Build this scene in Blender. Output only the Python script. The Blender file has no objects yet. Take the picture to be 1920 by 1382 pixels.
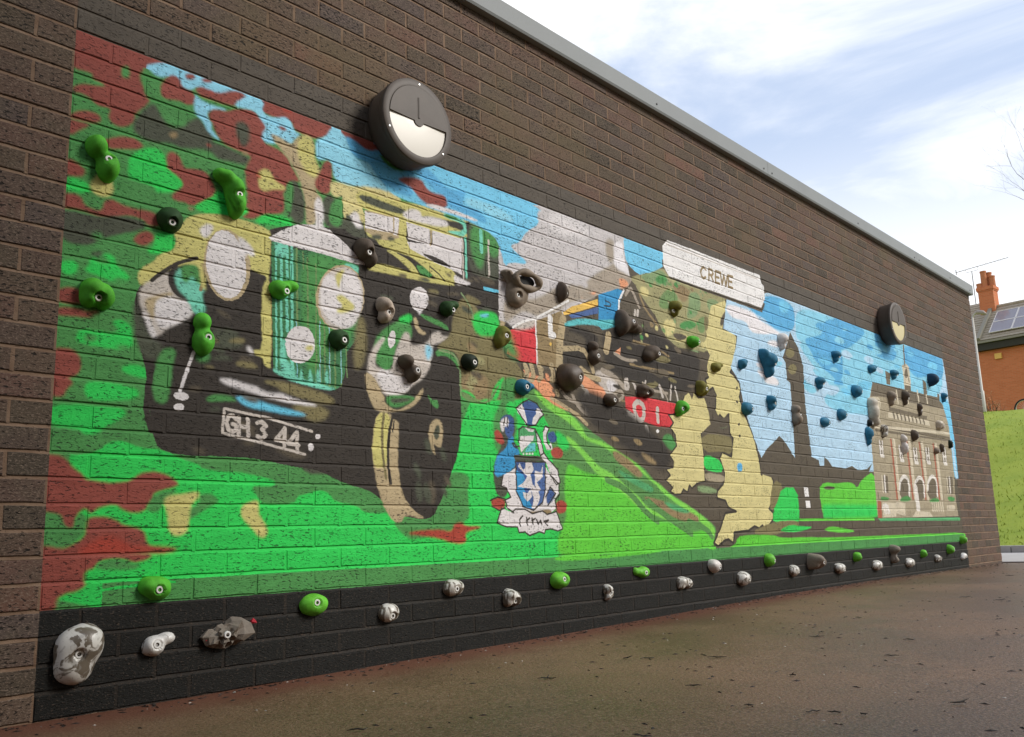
import bpy, bmesh, math, random, json
import numpy as np
from mathutils import Vector, Matrix

R = math.radians
scene = bpy.context.scene
rnd = random.Random(7)

# ------------------------------------------------------------------ camera
cam_d = bpy.data.cameras.new('camera'); cam = bpy.data.objects.new('camera', cam_d)
scene.collection.objects.link(cam); scene.camera = cam
CAM_LOC = (-0.8896, -2.7185, 0.4559); CAM_ROT = (1.746594, 0.0322721, -0.8151417)
cam.location = CAM_LOC; cam.rotation_euler = CAM_ROT
cam_d.sensor_fit = 'HORIZONTAL'; cam_d.sensor_width = 36.0
cam_d.lens = 1622.113 / 1920 * 36; cam_d.shift_x = -19.366 / 1920; cam_d.shift_y = 32.049 / 1920
cam_d.clip_start = .05; cam_d.clip_end = 2000

# ------------------------------------------------------------------ light
SUN_AZ = R(-55); SUN_EL = R(34)
world = bpy.data.worlds.new('World'); scene.world = world; world.use_nodes = True
wn = world.node_tree.nodes; wl = world.node_tree.links; wn.clear()
def N(t, nodes=wn, **k):
    n = nodes.new(t)
    for a, b in k.items(): setattr(n, a, b)
    return n
wo = N('ShaderNodeOutputWorld'); bg = N('ShaderNodeBackground'); sky = N('ShaderNodeTexSky')
sky.sky_type = 'NISHITA'; sky.sun_disc = False; sky.sun_elevation = SUN_EL
sky.sun_rotation = R(90) - SUN_AZ; sky.air_density = 1.0; sky.dust_density = 1.6; sky.ozone_density = 1.0
tc = N('ShaderNodeTexCoord'); sep = N('ShaderNodeSeparateXYZ'); wl.new(tc.outputs['Generated'], sep.inputs[0])
def wmath(op, a, b=None, c=None):
    n = N('ShaderNodeMath', operation=op)
    for i, v in enumerate((a, b, c)):
        if v is None: continue
        if isinstance(v, (int, float)): n.inputs[i].default_value = v
        else: wl.new(v, n.inputs[i])
    return n.outputs[0]
zc = wmath('MAXIMUM', sep.outputs[2], 0.0); den = wmath('ADD', zc, .18)
cx = wmath('DIVIDE', sep.outputs[0], den); cy = wmath('DIVIDE', sep.outputs[1], den)
comb = N('ShaderNodeCombineXYZ'); wl.new(cx, comb.inputs[0]); wl.new(cy, comb.inputs[1])
mp = N('ShaderNodeMapping'); wl.new(comb.outputs[0], mp.inputs[0]); mp.inputs['Rotation'].default_value = (0, 0, R(-35)); mp.inputs['Scale'].default_value = (1.0, .60, 1)
nz = N('ShaderNodeTexNoise'); wl.new(mp.outputs[0], nz.inputs['Vector']); nz.inputs['Scale'].default_value = 1.5; nz.inputs['Detail'].default_value = 9; nz.inputs['Roughness'].default_value = .56; nz.inputs['Distortion'].default_value = .7
cr = N('ShaderNodeMapRange', interpolation_type='SMOOTHSTEP'); wl.new(nz.outputs[0], cr.inputs[0]); cr.inputs[1].default_value = .47; cr.inputs[2].default_value = .72; cr.inputs[3].default_value = .08; cr.inputs[4].default_value = 1.0
hz = N('ShaderNodeMapRange', interpolation_type='SMOOTHSTEP'); wl.new(sep.outputs[2], hz.inputs[0]); hz.inputs[1].default_value = .16; hz.inputs[2].default_value = .47; hz.inputs[3].default_value = 1.0; hz.inputs[4].default_value = 0.0
cl = wmath('MAXIMUM', cr.outputs[0], hz.outputs[0])
veil = N('ShaderNodeMix', data_type='RGBA'); veil.inputs[0].default_value = .62; wl.new(sky.outputs[0], veil.inputs[6]); veil.inputs[7].default_value = (8.6, 10.6, 14.4, 1)
mixs = N('ShaderNodeMix', data_type='RGBA'); wl.new(cl, mixs.inputs[0]); wl.new(veil.outputs[2], mixs.inputs[6]); mixs.inputs[7].default_value = (15.0, 15.0, 15.0, 1)
wl.new(mixs.outputs[2], bg.inputs[0]); bg.inputs[1].default_value = .072
wl.new(bg.outputs[0], wo.inputs[0])
sun_d = bpy.data.lights.new('sun', 'SUN'); sun = bpy.data.objects.new('sun', sun_d); scene.collection.objects.link(sun)
sun_d.energy = 2.5; sun_d.angle = R(18); sun_d.color = (1.0, .95, .88)
to_sun = Vector((math.cos(SUN_EL) * math.cos(SUN_AZ), math.cos(SUN_EL) * math.sin(SUN_AZ), math.sin(SUN_EL)))
sun.rotation_euler = to_sun.to_track_quat('Z', 'Y').to_euler()
vs = scene.view_settings; vs.view_transform = 'Standard'; vs.look = 'None'; vs.exposure = 0.30; vs.gamma = 1.0
scene.cycles.max_bounces = 5; scene.cycles.diffuse_bounces = 3; scene.cycles.glossy_bounces = 2; scene.cycles.caustics_reflective = False; scene.cycles.caustics_refractive = False

# ------------------------------------------------------------------ helpers
COLL = scene.collection
def link(o, parent=None):
    COLL.objects.link(o)
    if parent is not None: o.parent = parent
    return o
def tag(o, label=None, cat=None, group=None, kind=None):
    for k, v in (('label', label), ('category', cat), ('group', group), ('kind', kind)):
        if v: o[k] = v
    return o
def empty(name, loc=(0, 0, 0), label=None, cat=None, group=None):
    o = bpy.data.objects.new(name, None); o.location = loc; o.empty_display_size = .1
    return tag(link(o), label, cat, group)
def meshobj(name, verts, faces, mat, parent=None, smooth=False, mats=None, fm=None):
    me = bpy.data.meshes.new(name); me.from_pydata([tuple(map(float, v)) for v in verts], [], faces); me.update()
    for m in (mats or [mat]): me.materials.append(m)
    if fm: me.polygons.foreach_set('material_index', fm)
    if smooth: me.polygons.foreach_set('use_smooth', [True] * len(me.polygons))
    return link(bpy.data.objects.new(name, me), parent)
class MB:
    def __init__(s): s.v = []; s.f = []; s.m = []; s.mi = 0
    def add(s, vs, fs):
        o = len(s.v); s.v += [tuple(v) for v in vs]; s.f += [tuple(i + o for i in f) for f in fs]; s.m += [s.mi] * len(fs)
    def box(s, a, b):
        x0, y0, z0 = a; x1, y1, z1 = b
        s.add([(x0, y0, z0), (x1, y0, z0), (x1, y1, z0), (x0, y1, z0), (x0, y0, z1), (x1, y0, z1), (x1, y1, z1), (x0, y1, z1)],
              [(0, 3, 2, 1), (4, 5, 6, 7), (0, 1, 5, 4), (1, 2, 6, 5), (2, 3, 7, 6), (3, 0, 4, 7)])
    def obox(s, c, ax, ay, az):
        c = Vector(c); ax = Vector(ax); ay = Vector(ay); az = Vector(az)
        s.add([c + i * ax + j * ay + k * az for k in (-1, 1) for i, j in ((-1, -1), (1, -1), (1, 1), (-1, 1))],
              [(0, 3, 2, 1), (4, 5, 6, 7), (0, 1, 5, 4), (1, 2, 6, 5), (2, 3, 7, 6), (3, 0, 4, 7)])
    def tube(s, pts, rad, n=8, closed=False, caps=True):
        pts = [Vector(p) for p in pts]; m = len(pts); base = len(s.v)
        if not hasattr(rad, '__len__'): rad = [rad] * m
        up = Vector((0, 0, 1)); rings = []
        for i, p in enumerate(pts):
            a = pts[i - 1] if (i or closed) else p; b = pts[(i + 1) % m] if (i < m - 1 or closed) else p
            t = (b - a).normalized()
            q = up if abs(t.dot(up)) < .95 else Vector((1, 0, 0))
            e1 = t.cross(q).normalized(); e2 = t.cross(e1)
            rings.append([p + rad[i] * (math.cos(2 * math.pi * k / n) * e1 + math.sin(2 * math.pi * k / n) * e2) for k in range(n)])
        vs = [v for r in rings for v in r]; fs = []
        for i in range(m if closed else m - 1):
            i2 = (i + 1) % m
            for k in range(n): fs.append((i * n + k, i * n + (k + 1) % n, i2 * n + (k + 1) % n, i2 * n + k))
        if caps and not closed: fs += [tuple(range(n))[::-1], tuple((m - 1) * n + k for k in range(n))]
        s.add(vs, fs)
    def lathe(s, prof, n=48, axis='y', arc=(0, 2 * math.pi)):
        """profile of (radius, y): turned round the y axis"""
        full = abs(arc[1] - arc[0] - 2 * math.pi) < 1e-6; k = n if full else n + 1
        vs = []
        for r, y in prof:
            for i in range(k):
                a = arc[0] + (arc[1] - arc[0]) * i / n
                vs.append((r * math.cos(a), y, r * math.sin(a)))
        fs = []
        for j in range(len(prof) - 1):
            for i in range(n):
                i2 = (i + 1) % k
                fs.append((j * k + i, (j + 1) * k + i, (j + 1) * k + i2, j * k + i2))
        s.add(vs, fs)
    def build(s, name, mat, parent=None, smooth=False, mats=None):
        return meshobj(name, s.v, s.f, mat, parent, smooth, mats, s.m if mats else None)

# material helper
class Mat:
    def __init__(s, name):
        s.m = bpy.data.materials.new(name); s.m.use_nodes = True; s.n = s.m.node_tree.nodes; s.l = s.m.node_tree.links
        s.b = s.n['Principled BSDF']; s.b.inputs['Specular IOR Level'].default_value = .3
    def node(s, t, **k):
        n = s.n.new(t)
        for a, b in k.items(): setattr(n, a, b)
        return n
    def put(s, sock, v):
        if isinstance(v, (int, float)): sock.default_value = v
        elif isinstance(v, (tuple, list)):
            sock.default_value = tuple(v) if len(v) == len(sock.default_value) else tuple(v) + (1,)
        else: s.l.new(v, sock)
    def math(s, op, a, b=None, c=None, clamp=False):
        n = s.node('ShaderNodeMath', operation=op); n.use_clamp = clamp
        for i, v in enumerate((a, b, c)):
            if v is not None: s.put(n.inputs[i], v)
        return n.outputs[0]
    def mix(s, f, a, b, mode='MIX'):
        n = s.node('ShaderNodeMix', data_type='RGBA', blend_type=mode)
        s.put(n.inputs[0], f); s.put(n.inputs[6], a); s.put(n.inputs[7], b); return n.outputs[2]
    def ramp(s, f, a, b, lo=0.0, hi=1.0):
        n = s.node('ShaderNodeMapRange', interpolation_type='SMOOTHSTEP')
        s.put(n.inputs[0], f); n.inputs[1].default_value = a; n.inputs[2].default_value = b; n.inputs[3].default_value = lo; n.inputs[4].default_value = hi
        return n.outputs[0]
    def noise(s, vec, scale, detail=3, rough=.55, dist=0.0, stretch=None, col=False):
        if stretch:
            mpn = s.node('ShaderNodeMapping'); s.put(mpn.inputs[0], vec); mpn.inputs['Scale'].default_value = stretch; vec = mpn.outputs[0]
        n = s.node('ShaderNodeTexNoise'); s.put(n.inputs['Vector'], vec)
        n.inputs['Scale'].default_value = scale; n.inputs['Detail'].default_value = detail; n.inputs['Roughness'].default_value = rough; n.inputs['Distortion'].default_value = dist
        return n.outputs[1 if col else 0]
    def pos(s): return s.node('ShaderNodeNewGeometry').outputs['Position']
    def obj(s): return s.node('ShaderNodeTexCoord').outputs['Object']
    def bump(s, h, strength=.5, dist=.002):
        n = s.node('ShaderNodeBump'); s.put(n.inputs['Height'], h); n.inputs['Strength'].default_value = strength; n.inputs['Distance'].default_value = dist
        s.l.new(n.outputs[0], s.b.inputs['Normal'])
    def out(s, col=None, rough=None, metal=None, spec=None):
        if col is not None: s.put(s.b.inputs['Base Color'], col)
        if rough is not None: s.put(s.b.inputs['Roughness'], rough)
        if metal is not None: s.put(s.b.inputs['Metallic'], metal)
        if spec is not None: s.put(s.b.inputs['Specular IOR Level'], spec)
        return s.m
def lin(c): return tuple(((v / 255) / 12.92 if v / 255 <= .04045 else ((v / 255 + .055) / 1.055) ** 2.4) for v in c)
def plain(name, col, rough=.6, var=.15, scale=30, bump=0.0, metal=0.0, spec=.3):
    m = Mat(name); o = m.obj(); n = m.noise(o, scale, 4, .6)
    f = m.math('MULTIPLY_ADD', n, 2 * var, 1 - var)
    c = m.mix(1.0, tuple(col) + (1,), (1, 1, 1, 1), 'MULTIPLY')
    mm = m.node('ShaderNodeVectorMath', operation='SCALE'); m.l.new(c, mm.inputs[0]); m.l.new(f, mm.inputs['Scale'])
    if bump: m.bump(m.noise(o, scale * 3, 5, .7), bump, .002)
    return m.out(mm.outputs[0], rough, metal, spec)

# ------------------------------------------------------------------ the mural, painted in wall metres
COLS = {'LG': (38, 182, 74), 'MG': (66, 128, 66), 'MA': (128, 64, 54), 'RB': (150, 58, 44), 'DK': (66, 70, 56), 'YE': (178, 172, 104), 'TN': (160, 144, 112), 'WH': (196, 192, 192), 'WG': (176, 168, 160), 'SK': (128, 188, 216), 'SB': (80, 154, 196), 'SL': (104, 178, 210), 'BK': (46, 41, 36), 'BR': (78, 70, 57), 'TQ': (104, 184, 160), 'DG': (52, 106, 66), 'OL': (112, 104, 70), 'CY': (92, 176, 204), 'GC': (178, 174, 174), 'GT': (148, 138, 124), 'RD': (190, 52, 58), 'OR': (204, 140, 104), 'NV': (66, 92, 140), 'YO': (212, 172, 84), 'BL': (46, 130, 178), 'TB': (84, 172, 176), 'SG': (116, 138, 96), 'OV': (142, 138, 98), 'PY': (188, 178, 124), 'YG': (84, 180, 50), 'LY': (116, 190, 72), 'PB': (160, 190, 218), 'AQ': (122, 184, 206), 'G2': (78, 126, 66), 'TE': (72, 146, 92), 'BT': (130, 112, 80), 'CW': (210, 206, 208), 'SI': (212, 208, 206), 'BU': (146, 135, 112), 'BD': (98, 88, 72), 'BP': (184, 174, 152), 'RO': (150, 84, 62), 'BW': (200, 194, 186), 'CB': (52, 78, 128), 'CR': (150, 62, 50), 'GL': (100, 128, 78), 'BD0': (17, 17, 14), 'BG0': (84, 76, 66)}
GAIN = 1.28
MURAL = [
('p','MG',0,0,[0,300,4300,300,4300,2100,0,2100]),
('p','BR',0,0,[2200,300,8225,300,8225,2040,8175,2100,2200,2100]),
('p','MG',0,0,[816,1911,2128,1604,2147,1237,2410,998,3417,458,3631,331,840,317]),
('p','MA',0,0,[-3,2055,235,2055,235,2120,-3,2120]),
('p','SK',0,0,[226,2055,356,2055,356,2120,226,2120]),
('p','MA',0,0,[356,2055,397,2055,397,2120,356,2120]),
('p','SK',0,0,[397,2055,654,2055,654,2120,397,2120]),
('p','MA',0,0,[654,2055,965,2055,965,2120,654,2120]),
('p','SK',0,0,[965,2055,1011,2055,1011,2120,965,2120]),
('p','MA',0,0,[1011,2055,1183,2055,1183,2120,1011,2120]),
('p','SB',0,0,[1170,2055,1469,2055,1469,2120,1170,2120]),
('p','SL',0,0,[1469,2055,2216,2055,2216,2120,1469,2120]),
('p','GC',0,0,[2192,2055,2913,2055,2913,2120,2192,2120]),
('p','SL',0,0,[2903,2055,3292,2055,3292,2120,2903,2120]),
('p','MA',2,2,[-23,2088,231,2109,316,2118,284,2097,225,2064,213,2039,204,2013,221,1986,227,1955,248,1946,224,1910,195,1877,201,1852,163,1817,123,1820,112,1848,121,1872,83,1864,58,1881,25,1890,2,1882,1,1902,32,1925,79,1932,103,1944,83,1950,59,1951,58,1972,-16,1959]),
('p','MG',2,2,[143,2022,167,2043,176,2019,169,1994,149,1992]),
('p','MA',2,2,[-7,1803,28,1831,65,1841,92,1830,86,1806,48,1799,-6,1795]),
('p','MA',2,2,[-6,1793,30,1792,67,1797,40,1775,23,1754,-3,1734]),
('p','MA',2,2,[100,1753,126,1772,174,1791,204,1793,235,1776,205,1756,166,1746,128,1731,108,1740]),
('p','MA',2,2,[277,2019,297,2050,323,2072,351,2060,363,2035,391,2034,400,2009,387,1981,338,1980,279,1964]),
('p','DK',2,3,[200,1868,234,1924,264,1941,276,1912,309,1873,358,1884,389,1929,417,1945,446,1914,471,1905,472,1853,393,1827,361,1806,317,1819,265,1797,213,1802,187,1825]),
('p','BT',2,2,[310,1851,337,1865,345,1846,322,1832]),
('p','MG',2,2,[372,1803,404,1837,472,1853,474,1796,407,1752,368,1757]),
('p','SK',2,2,[225,2064,279,2094,333,2105,361,2098,417,2100,464,2101,505,2095,466,2057,435,2063,407,2064,391,2040,369,2032,357,2056,334,2070,312,2070,286,2043,260,2041,238,2055]),
('p','DK',2,3,[374,1877,442,1865,499,1872,547,1864,620,1857,608,1830,584,1817,536,1819,495,1807,460,1836,409,1825,376,1809]),
('p','SK',2,2,[344,2099,366,2099,399,2100,439,2101,480,2099,546,2099,529,2076,482,2061,452,2062,435,2073,401,2057,368,2033,346,2039]),
('p','MA',2,2,[361,2088,388,2100,401,2092,389,2076,361,2068]),
('p','MA',2,2,[412,2061,441,2063,482,2058,546,2098,595,2098,583,2075,553,2052,560,2036,506,2028,453,2027,419,2026,396,2040]),
('p','MA',2,2,[335,2023,369,2024,397,2023,403,1996,387,1979,354,1973]),
('p','SK',2,2,[402,2031,414,2012,437,2009,460,2006,519,2012,513,2001,478,1994,449,1978,447,1954,462,1942,463,1913,493,1893,496,1883,475,1888,446,1907,434,1932,399,1954,395,1988]),
('p','MA',2,2,[447,1966,466,1996,519,2003,560,2030,621,2049,653,2027,679,2023,680,1981,662,1932,707,1928,746,1922,773,1899,793,1862,828,1822,794,1819,761,1791,768,1774,749,1757,762,1730,757,1674,674,1658,638,1625,595,1620,589,1630,606,1675,605,1734,597,1773,596,1820,620,1857,607,1866,547,1870,505,1880,481,1907,462,1942]),
('p','DK',2,3,[550,1972,586,1991,611,1969,612,1921,588,1883,564,1905]),
('p','SK',2,2,[548,2044,583,2078,620,2104,668,2100,659,2054,691,2040,756,2070,784,2054,798,2021,828,2018,798,1989,785,1960,732,1967,713,1939,662,1935,661,1974,680,1993,654,2021,628,2048,554,2034]),
('p','MA',2,2,[668,2097,729,2101,810,2098,900,2098,972,2098,958,2062,922,2034,866,2018,825,2023,791,2031,783,2060,756,2073,717,2049,678,2048,662,2061]),
('p','SK',2,2,[887,2019,937,2042,961,2096,1009,2096,1047,2065,1085,1990,1146,2010,1194,1990,1309,1914,1308,1893,1209,1893,1108,1884,1047,1873,981,1874,966,1934,959,1954,930,1949,895,1931]),
('p','TN',2,2,[686,1977,732,1979,785,1960,798,1989,838,2022,873,2020,887,1987,881,1933,917,1893,903,1863,890,1803,925,1787,918,1728,891,1665,850,1655,849,1735,828,1822,800,1864,773,1899,726,1940]),
('p','YE',2,3,[811,2000,845,2024,873,2020,884,1979,888,1935,913,1898,903,1870,875,1855,827,1891,812,1931]),
('p','SB',2,2,[1024,2091,1100,2083,1131,2052,1186,2070,1226,2028,1267,2005,1325,2002,1340,1916,1241,1909,1194,1963,1146,2003,1085,1997,1054,2027]),
('p','MA',2,2,[998,2097,1147,2102,1234,2085,1194,2072,1154,2060,1115,2061,1069,2079,1024,2084]),
('p','MA',2,2,[903,1870,930,1942,959,1954,970,1903,963,1823,939,1804,896,1811,886,1839]),
('p','PY',2,2,[960,1867,1010,1876,1085,1877,1146,1902,1309,1907,1323,1835,1123,1796,1070,1814,1025,1825,982,1803,960,1822]),
('p','DK',2,2,[925,1787,960,1816,982,1796,1025,1825,1074,1815,1085,1779,1123,1782,1123,1663,1011,1663,933,1676,918,1728]),
('p','MG',2,2,[967,1786,1025,1825,1074,1815,1070,1781,1040,1767,1018,1729,1011,1689,961,1683,954,1725]),
('p','YE',2,2,[646,1817,696,1839,709,1800,762,1785,762,1773,710,1761,672,1741,650,1753]),
('p','DK',2,2,[768,1805,801,1827,835,1793,849,1735,843,1659,803,1649,790,1676,764,1669,762,1748]),
('p','MG',2,2,[771,1806,794,1819,795,1757,783,1681,760,1669,762,1748]),
('p','LG',2,2,[638,1625,674,1655,763,1672,797,1648,790,1631,713,1620,650,1614]),
('p','LG',2,2,[408,1616,443,1654,487,1695,522,1693,541,1641,612,1665,613,1642,583,1623,496,1606,428,1605]),
('p','MA',2,2,[368,1733,423,1753,451,1741,464,1716,487,1700,482,1676,449,1644,416,1618,373,1612]),
('p','LG',2,2,[183,1711,192,1730,215,1759,266,1783,297,1774,310,1734,343,1710,376,1687,355,1659,314,1636,272,1627,277,1647,210,1652,185,1653]),
('p','MA',2,2,[308,1785,350,1787,369,1737,407,1749,452,1751,477,1718,478,1673,433,1643,400,1623,346,1614,324,1630,376,1678,348,1708,310,1719]),
('p','LG',2,2,[408,1620,478,1667,500,1662,480,1608,440,1600]),
('p','MA',2,2,[-16,1640,1,1666,38,1652,57,1637,49,1614,-13,1601]),
('p','LG',2,2,[-13,1592,31,1606,69,1594,74,1570,48,1558,-11,1556]),
('p','YE',2,2,[69,1589,81,1624,103,1646,128,1638,141,1610,142,1587,117,1564,93,1565,79,1577]),
('p','MA',2,2,[-19,1542,21,1553,48,1548,54,1524,82,1516,110,1518,113,1550,136,1567,170,1555,205,1554,275,1557,297,1536,293,1513,257,1504,241,1521,216,1525,177,1521,149,1503,102,1496,46,1507,-16,1495]),
('p','DK',2,2,[-16,1488,28,1497,106,1495,158,1516,226,1523,257,1504,228,1481,170,1456,133,1437,106,1421,75,1393,-10,1393]),
('p','LG',2,2,[278,1491,335,1502,349,1478,348,1446,312,1424,261,1410,260,1426,280,1441]),
('p','MA',2,2,[209,1450,228,1476,258,1491,279,1478,274,1455,245,1433,215,1436]),
('p','LG',2,2,[81,1355,126,1385,155,1381,161,1352,200,1329,206,1315,178,1294,140,1297,102,1309,65,1311,82,1335]),
('p','LG',2,2,[-2,1331,46,1342,50,1303,22,1288,0,1298]),
('p','MA',2,2,[-6,1243,33,1256,60,1251,66,1223,67,1206,-3,1198]),
('p','MA',2,2,[-7,1188,63,1193,117,1195,118,1183,91,1167,46,1166,-5,1158]),
('p','LG',2,2,[62,1130,120,1130,157,1135,160,1166,179,1179,213,1169,224,1136,226,1086,151,1080,96,1082,51,1090]),
('p','MA',2,2,[-12,1060,47,1068,76,1036,70,983,-7,974]),
('p','LG',2,2,[195,1028,233,1042,283,1028,279,998,230,1002,196,1013]),
('p','MA',2,2,[-15,1039,58,1044,74,1017,61,982,35,975,58,963,37,938,30,914,-8,912]),
('p','LG',2,2,[86,969,147,973,227,967,256,955,243,929,159,916,109,912,91,924]),
('p','LG',2,2,[-11,892,105,897,211,897,214,878,190,857,154,835,128,809,92,807,83,825,-7,826]),
('p','LG',1,1,[48,744,86,747,132,756,169,791,217,795,259,776,326,776,407,746,458,732,469,717,574,711,597,723,637,708,719,694,744,683,738,663,650,666,661,650,682,618,696,605,818,606,831,638,871,643,922,661,969,644,983,617,1086,606,1115,578,1225,572,1282,578,1553,711,1560,756,1580,847,1618,895,1652,990,1753,1142,1963,1240,2141,1132,2330,1018,2332,732,2317,327,1726,319,1165,317,522,299,31,299,13,442,99,515]),
('p','MA',2,2,[-19,746,36,742,53,727,72,705,99,687,104,674,171,666,199,667,241,673,263,697,311,706,357,695,388,676,393,662,344,646,309,636,315,612,296,602,292,583,255,573,217,583,202,601,148,592,123,569,113,592,88,573,82,529,56,533,46,565,16,573,-9,578]),
('p','MG',2,2,[-21,576,37,576,47,542,65,527,82,529,84,569,114,573,116,528,100,501,76,480,43,472,9,482,-15,482]),
('p','MA',2,2,[-19,482,9,482,43,472,76,480,109,501,116,533,114,560,149,566,195,559,224,536,271,531,291,512,297,478,321,468,406,463,371,452,274,451,242,443,121,437,53,432,-21,435]),
('p','RB',2,4,[85,462,144,496,179,509,230,489,240,475,321,468,403,464,371,452,237,452,121,445]),
('p','MA',2,2,[-22,454,120,451,251,453,327,448,294,428,257,423,238,435,183,439,152,429,144,412,122,408,115,378,125,364,100,348,58,342,43,326,45,293,-16,292]),
('p','MG',2,2,[148,425,183,437,228,435,257,420,276,420,276,403,202,405,149,407]),
('p','MG',2,2,[314,636,364,646,394,647,364,627,345,607,336,583,312,573,292,583,296,602]),
('p','MG',2,2,[461,637,499,640,526,622,530,607,484,587,438,554,428,557,432,592,463,602]),
('p','YE',2,2,[342,612,359,629,405,635,462,646,462,623,437,603,430,563,430,519,410,502,379,503,363,525,356,583]),
('p','YE',2,2,[608,577,619,603,674,621,680,603,675,577,693,550,714,524,709,492,683,490,659,519,623,551]),
('p','MG',2,2,[458,727,495,767,578,774,682,763,767,756,843,742,989,725,1016,697,1115,700,1196,642,1233,571,1123,577,1101,600,990,616,969,650,922,661,870,643,832,637,820,609,698,608,655,650,649,663,738,665,744,684,720,694,637,708,579,711]),
('p','DK',2,2,[837,742,989,748,1108,694,1144,671,1196,648,1017,691,989,722,922,714,869,715]),
('p','MG',2,2,[1261,541,1323,565,1418,552,1503,665,1557,744,1645,747,1680,715,1661,668,1676,577,1648,538,1586,506,1466,483,1361,467,1322,480,1283,511]),
('p','RB',2,2,[1322,492,1377,503,1500,508,1568,494,1586,532,1630,535,1648,518,1748,517,1720,505,1638,493,1659,447,1584,446,1499,470,1401,484]),
('p','BK',2,0,[221,1235,238,1309,354,1424,544,1486,687,1600,820,1654,1013,1681,1116,1706,1337,1856,1780,1949,1933,1803,1928,1515,2122,1496,2110,1258,1892,1231,1659,1251,1631,1129,1639,989,1623,849,1559,711,1476,560,1419,546,1269,567,1166,659,1018,686,924,729,823,737,664,761,565,762,327,759,297,829,275,1016,248,1091]),
('p','MG',2,2,[310,1102,371,1111,357,1063,351,965,342,923,302,925,290,983,302,1045]),
('p','DK',2,3,[218,1261,240,1204,288,1130,324,1115,306,1066,262,1060,235,1112,222,1176]),
('l','BK',2,0.02,[289,1044,280,973,276,893,296,835]),
('p','YE',1,1,[232,1306,233,1356,283,1389,291,1414,344,1441,355,1481,342,1496,376,1558,413,1586,480,1608,581,1614,698,1603,705,1574,702,1401,681,1397,674,1218,691,1104,715,1087,708,1422,627,1436,565,1452,486,1416,459,1353,433,1404,373,1401,303,1349,277,1320,252,1298]),
('p','WG',2,2,[233,1269,251,1309,285,1331,335,1368,331,1330,342,1311,364,1283,396,1279,419,1256,420,1229,342,1180,293,1131,272,1168,250,1216]),
('p','TN',2,2,[253,1257,287,1274,343,1300,354,1287,308,1273,289,1233,293,1192,270,1209]),
('p','WH',2,2,[289,1233,298,1266,338,1284,365,1275,402,1280,425,1235,358,1187,312,1164,296,1193]),
('p','WH',2,2,[249,1221,265,1213,287,1171,303,1142,288,1130,267,1168]),
('l','BK',2,0.012,[277,1324,309,1357,355,1399,426,1433]),
('p','MG',2,2,[360,1389,429,1415,459,1372,454,1333,411,1319,373,1333]),
('l','BK',2,0.014,[355,1393,333,1346,348,1307,380,1286,401,1295]),
('p','TQ',2,2,[348,1360,371,1391,373,1354,394,1332,409,1372,426,1349,465,1335,444,1304,471,1249,420,1232,402,1285,363,1310]),
('l','BT',1,0.012,[446,1413,456,1371,444,1325]),
('p','TN',0,0,[624,1463,627,1422,620,1382,606,1347,585,1321,559,1306,532,1304,505,1314,482,1336,464,1366,453,1403,451,1442,456,1481,469,1515,489,1542,514,1558,542,1562,569,1553,593,1532,612,1501]),
('p','WH',0,0,[607,1460,610,1422,605,1384,593,1352,576,1329,554,1315,531,1314,508,1324,487,1345,471,1374,461,1409,458,1446,462,1483,473,1514,490,1539,511,1553,535,1556,558,1547,580,1526,596,1496]),
('p','WH',2,2,[430,1539,457,1565,481,1563,478,1539,454,1506,434,1523]),
('p','WH',2,2,[573,1551,616,1533,650,1494,629,1481,611,1494,601,1460,580,1519]),
('p','YE',2,2,[435,1413,445,1421,458,1369,465,1326,449,1328,439,1365]),
('p','DG',0,0,[705,1562,805,1553,892,1561,998,1559,1097,1549,1093,1258,1042,1189,1029,1091,1015,1053,987,1035,878,1044,724,1084]),
('p','MG',1,4,[831,1553,998,1559,1097,1549,1093,1258,944,1176,878,1056,836,1220]),
('p','TQ',2,2,[714,1562,753,1562,772,1557,773,1528,747,1498,728,1517]),
('l','TQ',0,0.008,[726,1541,737,1085]),
('l','TQ',0,0.012,[747,1564,752,1422]),
('l','TQ',0,0.01,[751,1346,759,1082]),
('l','TQ',0,0.012,[771,1557,775,1433]),
('l','TQ',0,0.012,[774,1362,779,1234]),
('l','TQ',0,0.012,[792,1556,802,1099]),
('l','GL',0,0.009,[813,1555,820,1252]),
('l','GL',0,0.006,[840,1549,843,1483]),
('l','GL',0,0.007,[860,1529,866,1236]),
('l','GL',0,0.006,[897,1513,905,1053]),
('l','GL',0,0.009,[916,1364,922,1049]),
('l','GL',0,0.007,[937,1325,943,1051]),
('l','GL',0,0.008,[960,1299,965,1048]),
('l','GL',0,0.007,[985,1278,989,1044]),
('l','GL',0,0.006,[1014,1216,1017,1053]),
('l','GL',0,0.006,[1038,1213,1041,1092]),
('l','SK',0,0.003,[917,1292,921,1055]),
('l','SK',0,0.003,[960,1299,964,1059]),
('l','SK',0,0.003,[1013,1307,1016,1065]),
('l','SK',0,0.003,[817,1275,822,1044]),
('p','TQ',2,2,[753,1184,772,1210,773,1124,812,1100,816,1055,749,1075]),
('p','TQ',1,1,[721,1089,774,1076,852,1059,945,1049,997,1039,945,1029,813,1046,724,1072]),
('p','TQ',1,1,[829,1045,835,1097,841,1098,852,1041]),
('p','TQ',1,1,[868,1049,874,1102,881,1103,891,1046]),
('p','TQ',1,1,[901,1053,907,1106,914,1107,925,1049]),
('p','TQ',1,1,[938,1057,945,1111,952,1111,962,1053]),
('p','WH',0,0,[695,1572,764,1622,817,1653,891,1669,961,1664,1019,1634,1070,1601,1138,1561,1085,1553,1012,1556,892,1561,805,1559,708,1560]),
('p','TQ',1,1,[1019,1545,1097,1549,1093,1510,1049,1520]),
('p','WH',2,2,[887,1751,904,1794,925,1768,932,1732,926,1674,940,1665,884,1651,898,1698]),
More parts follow.
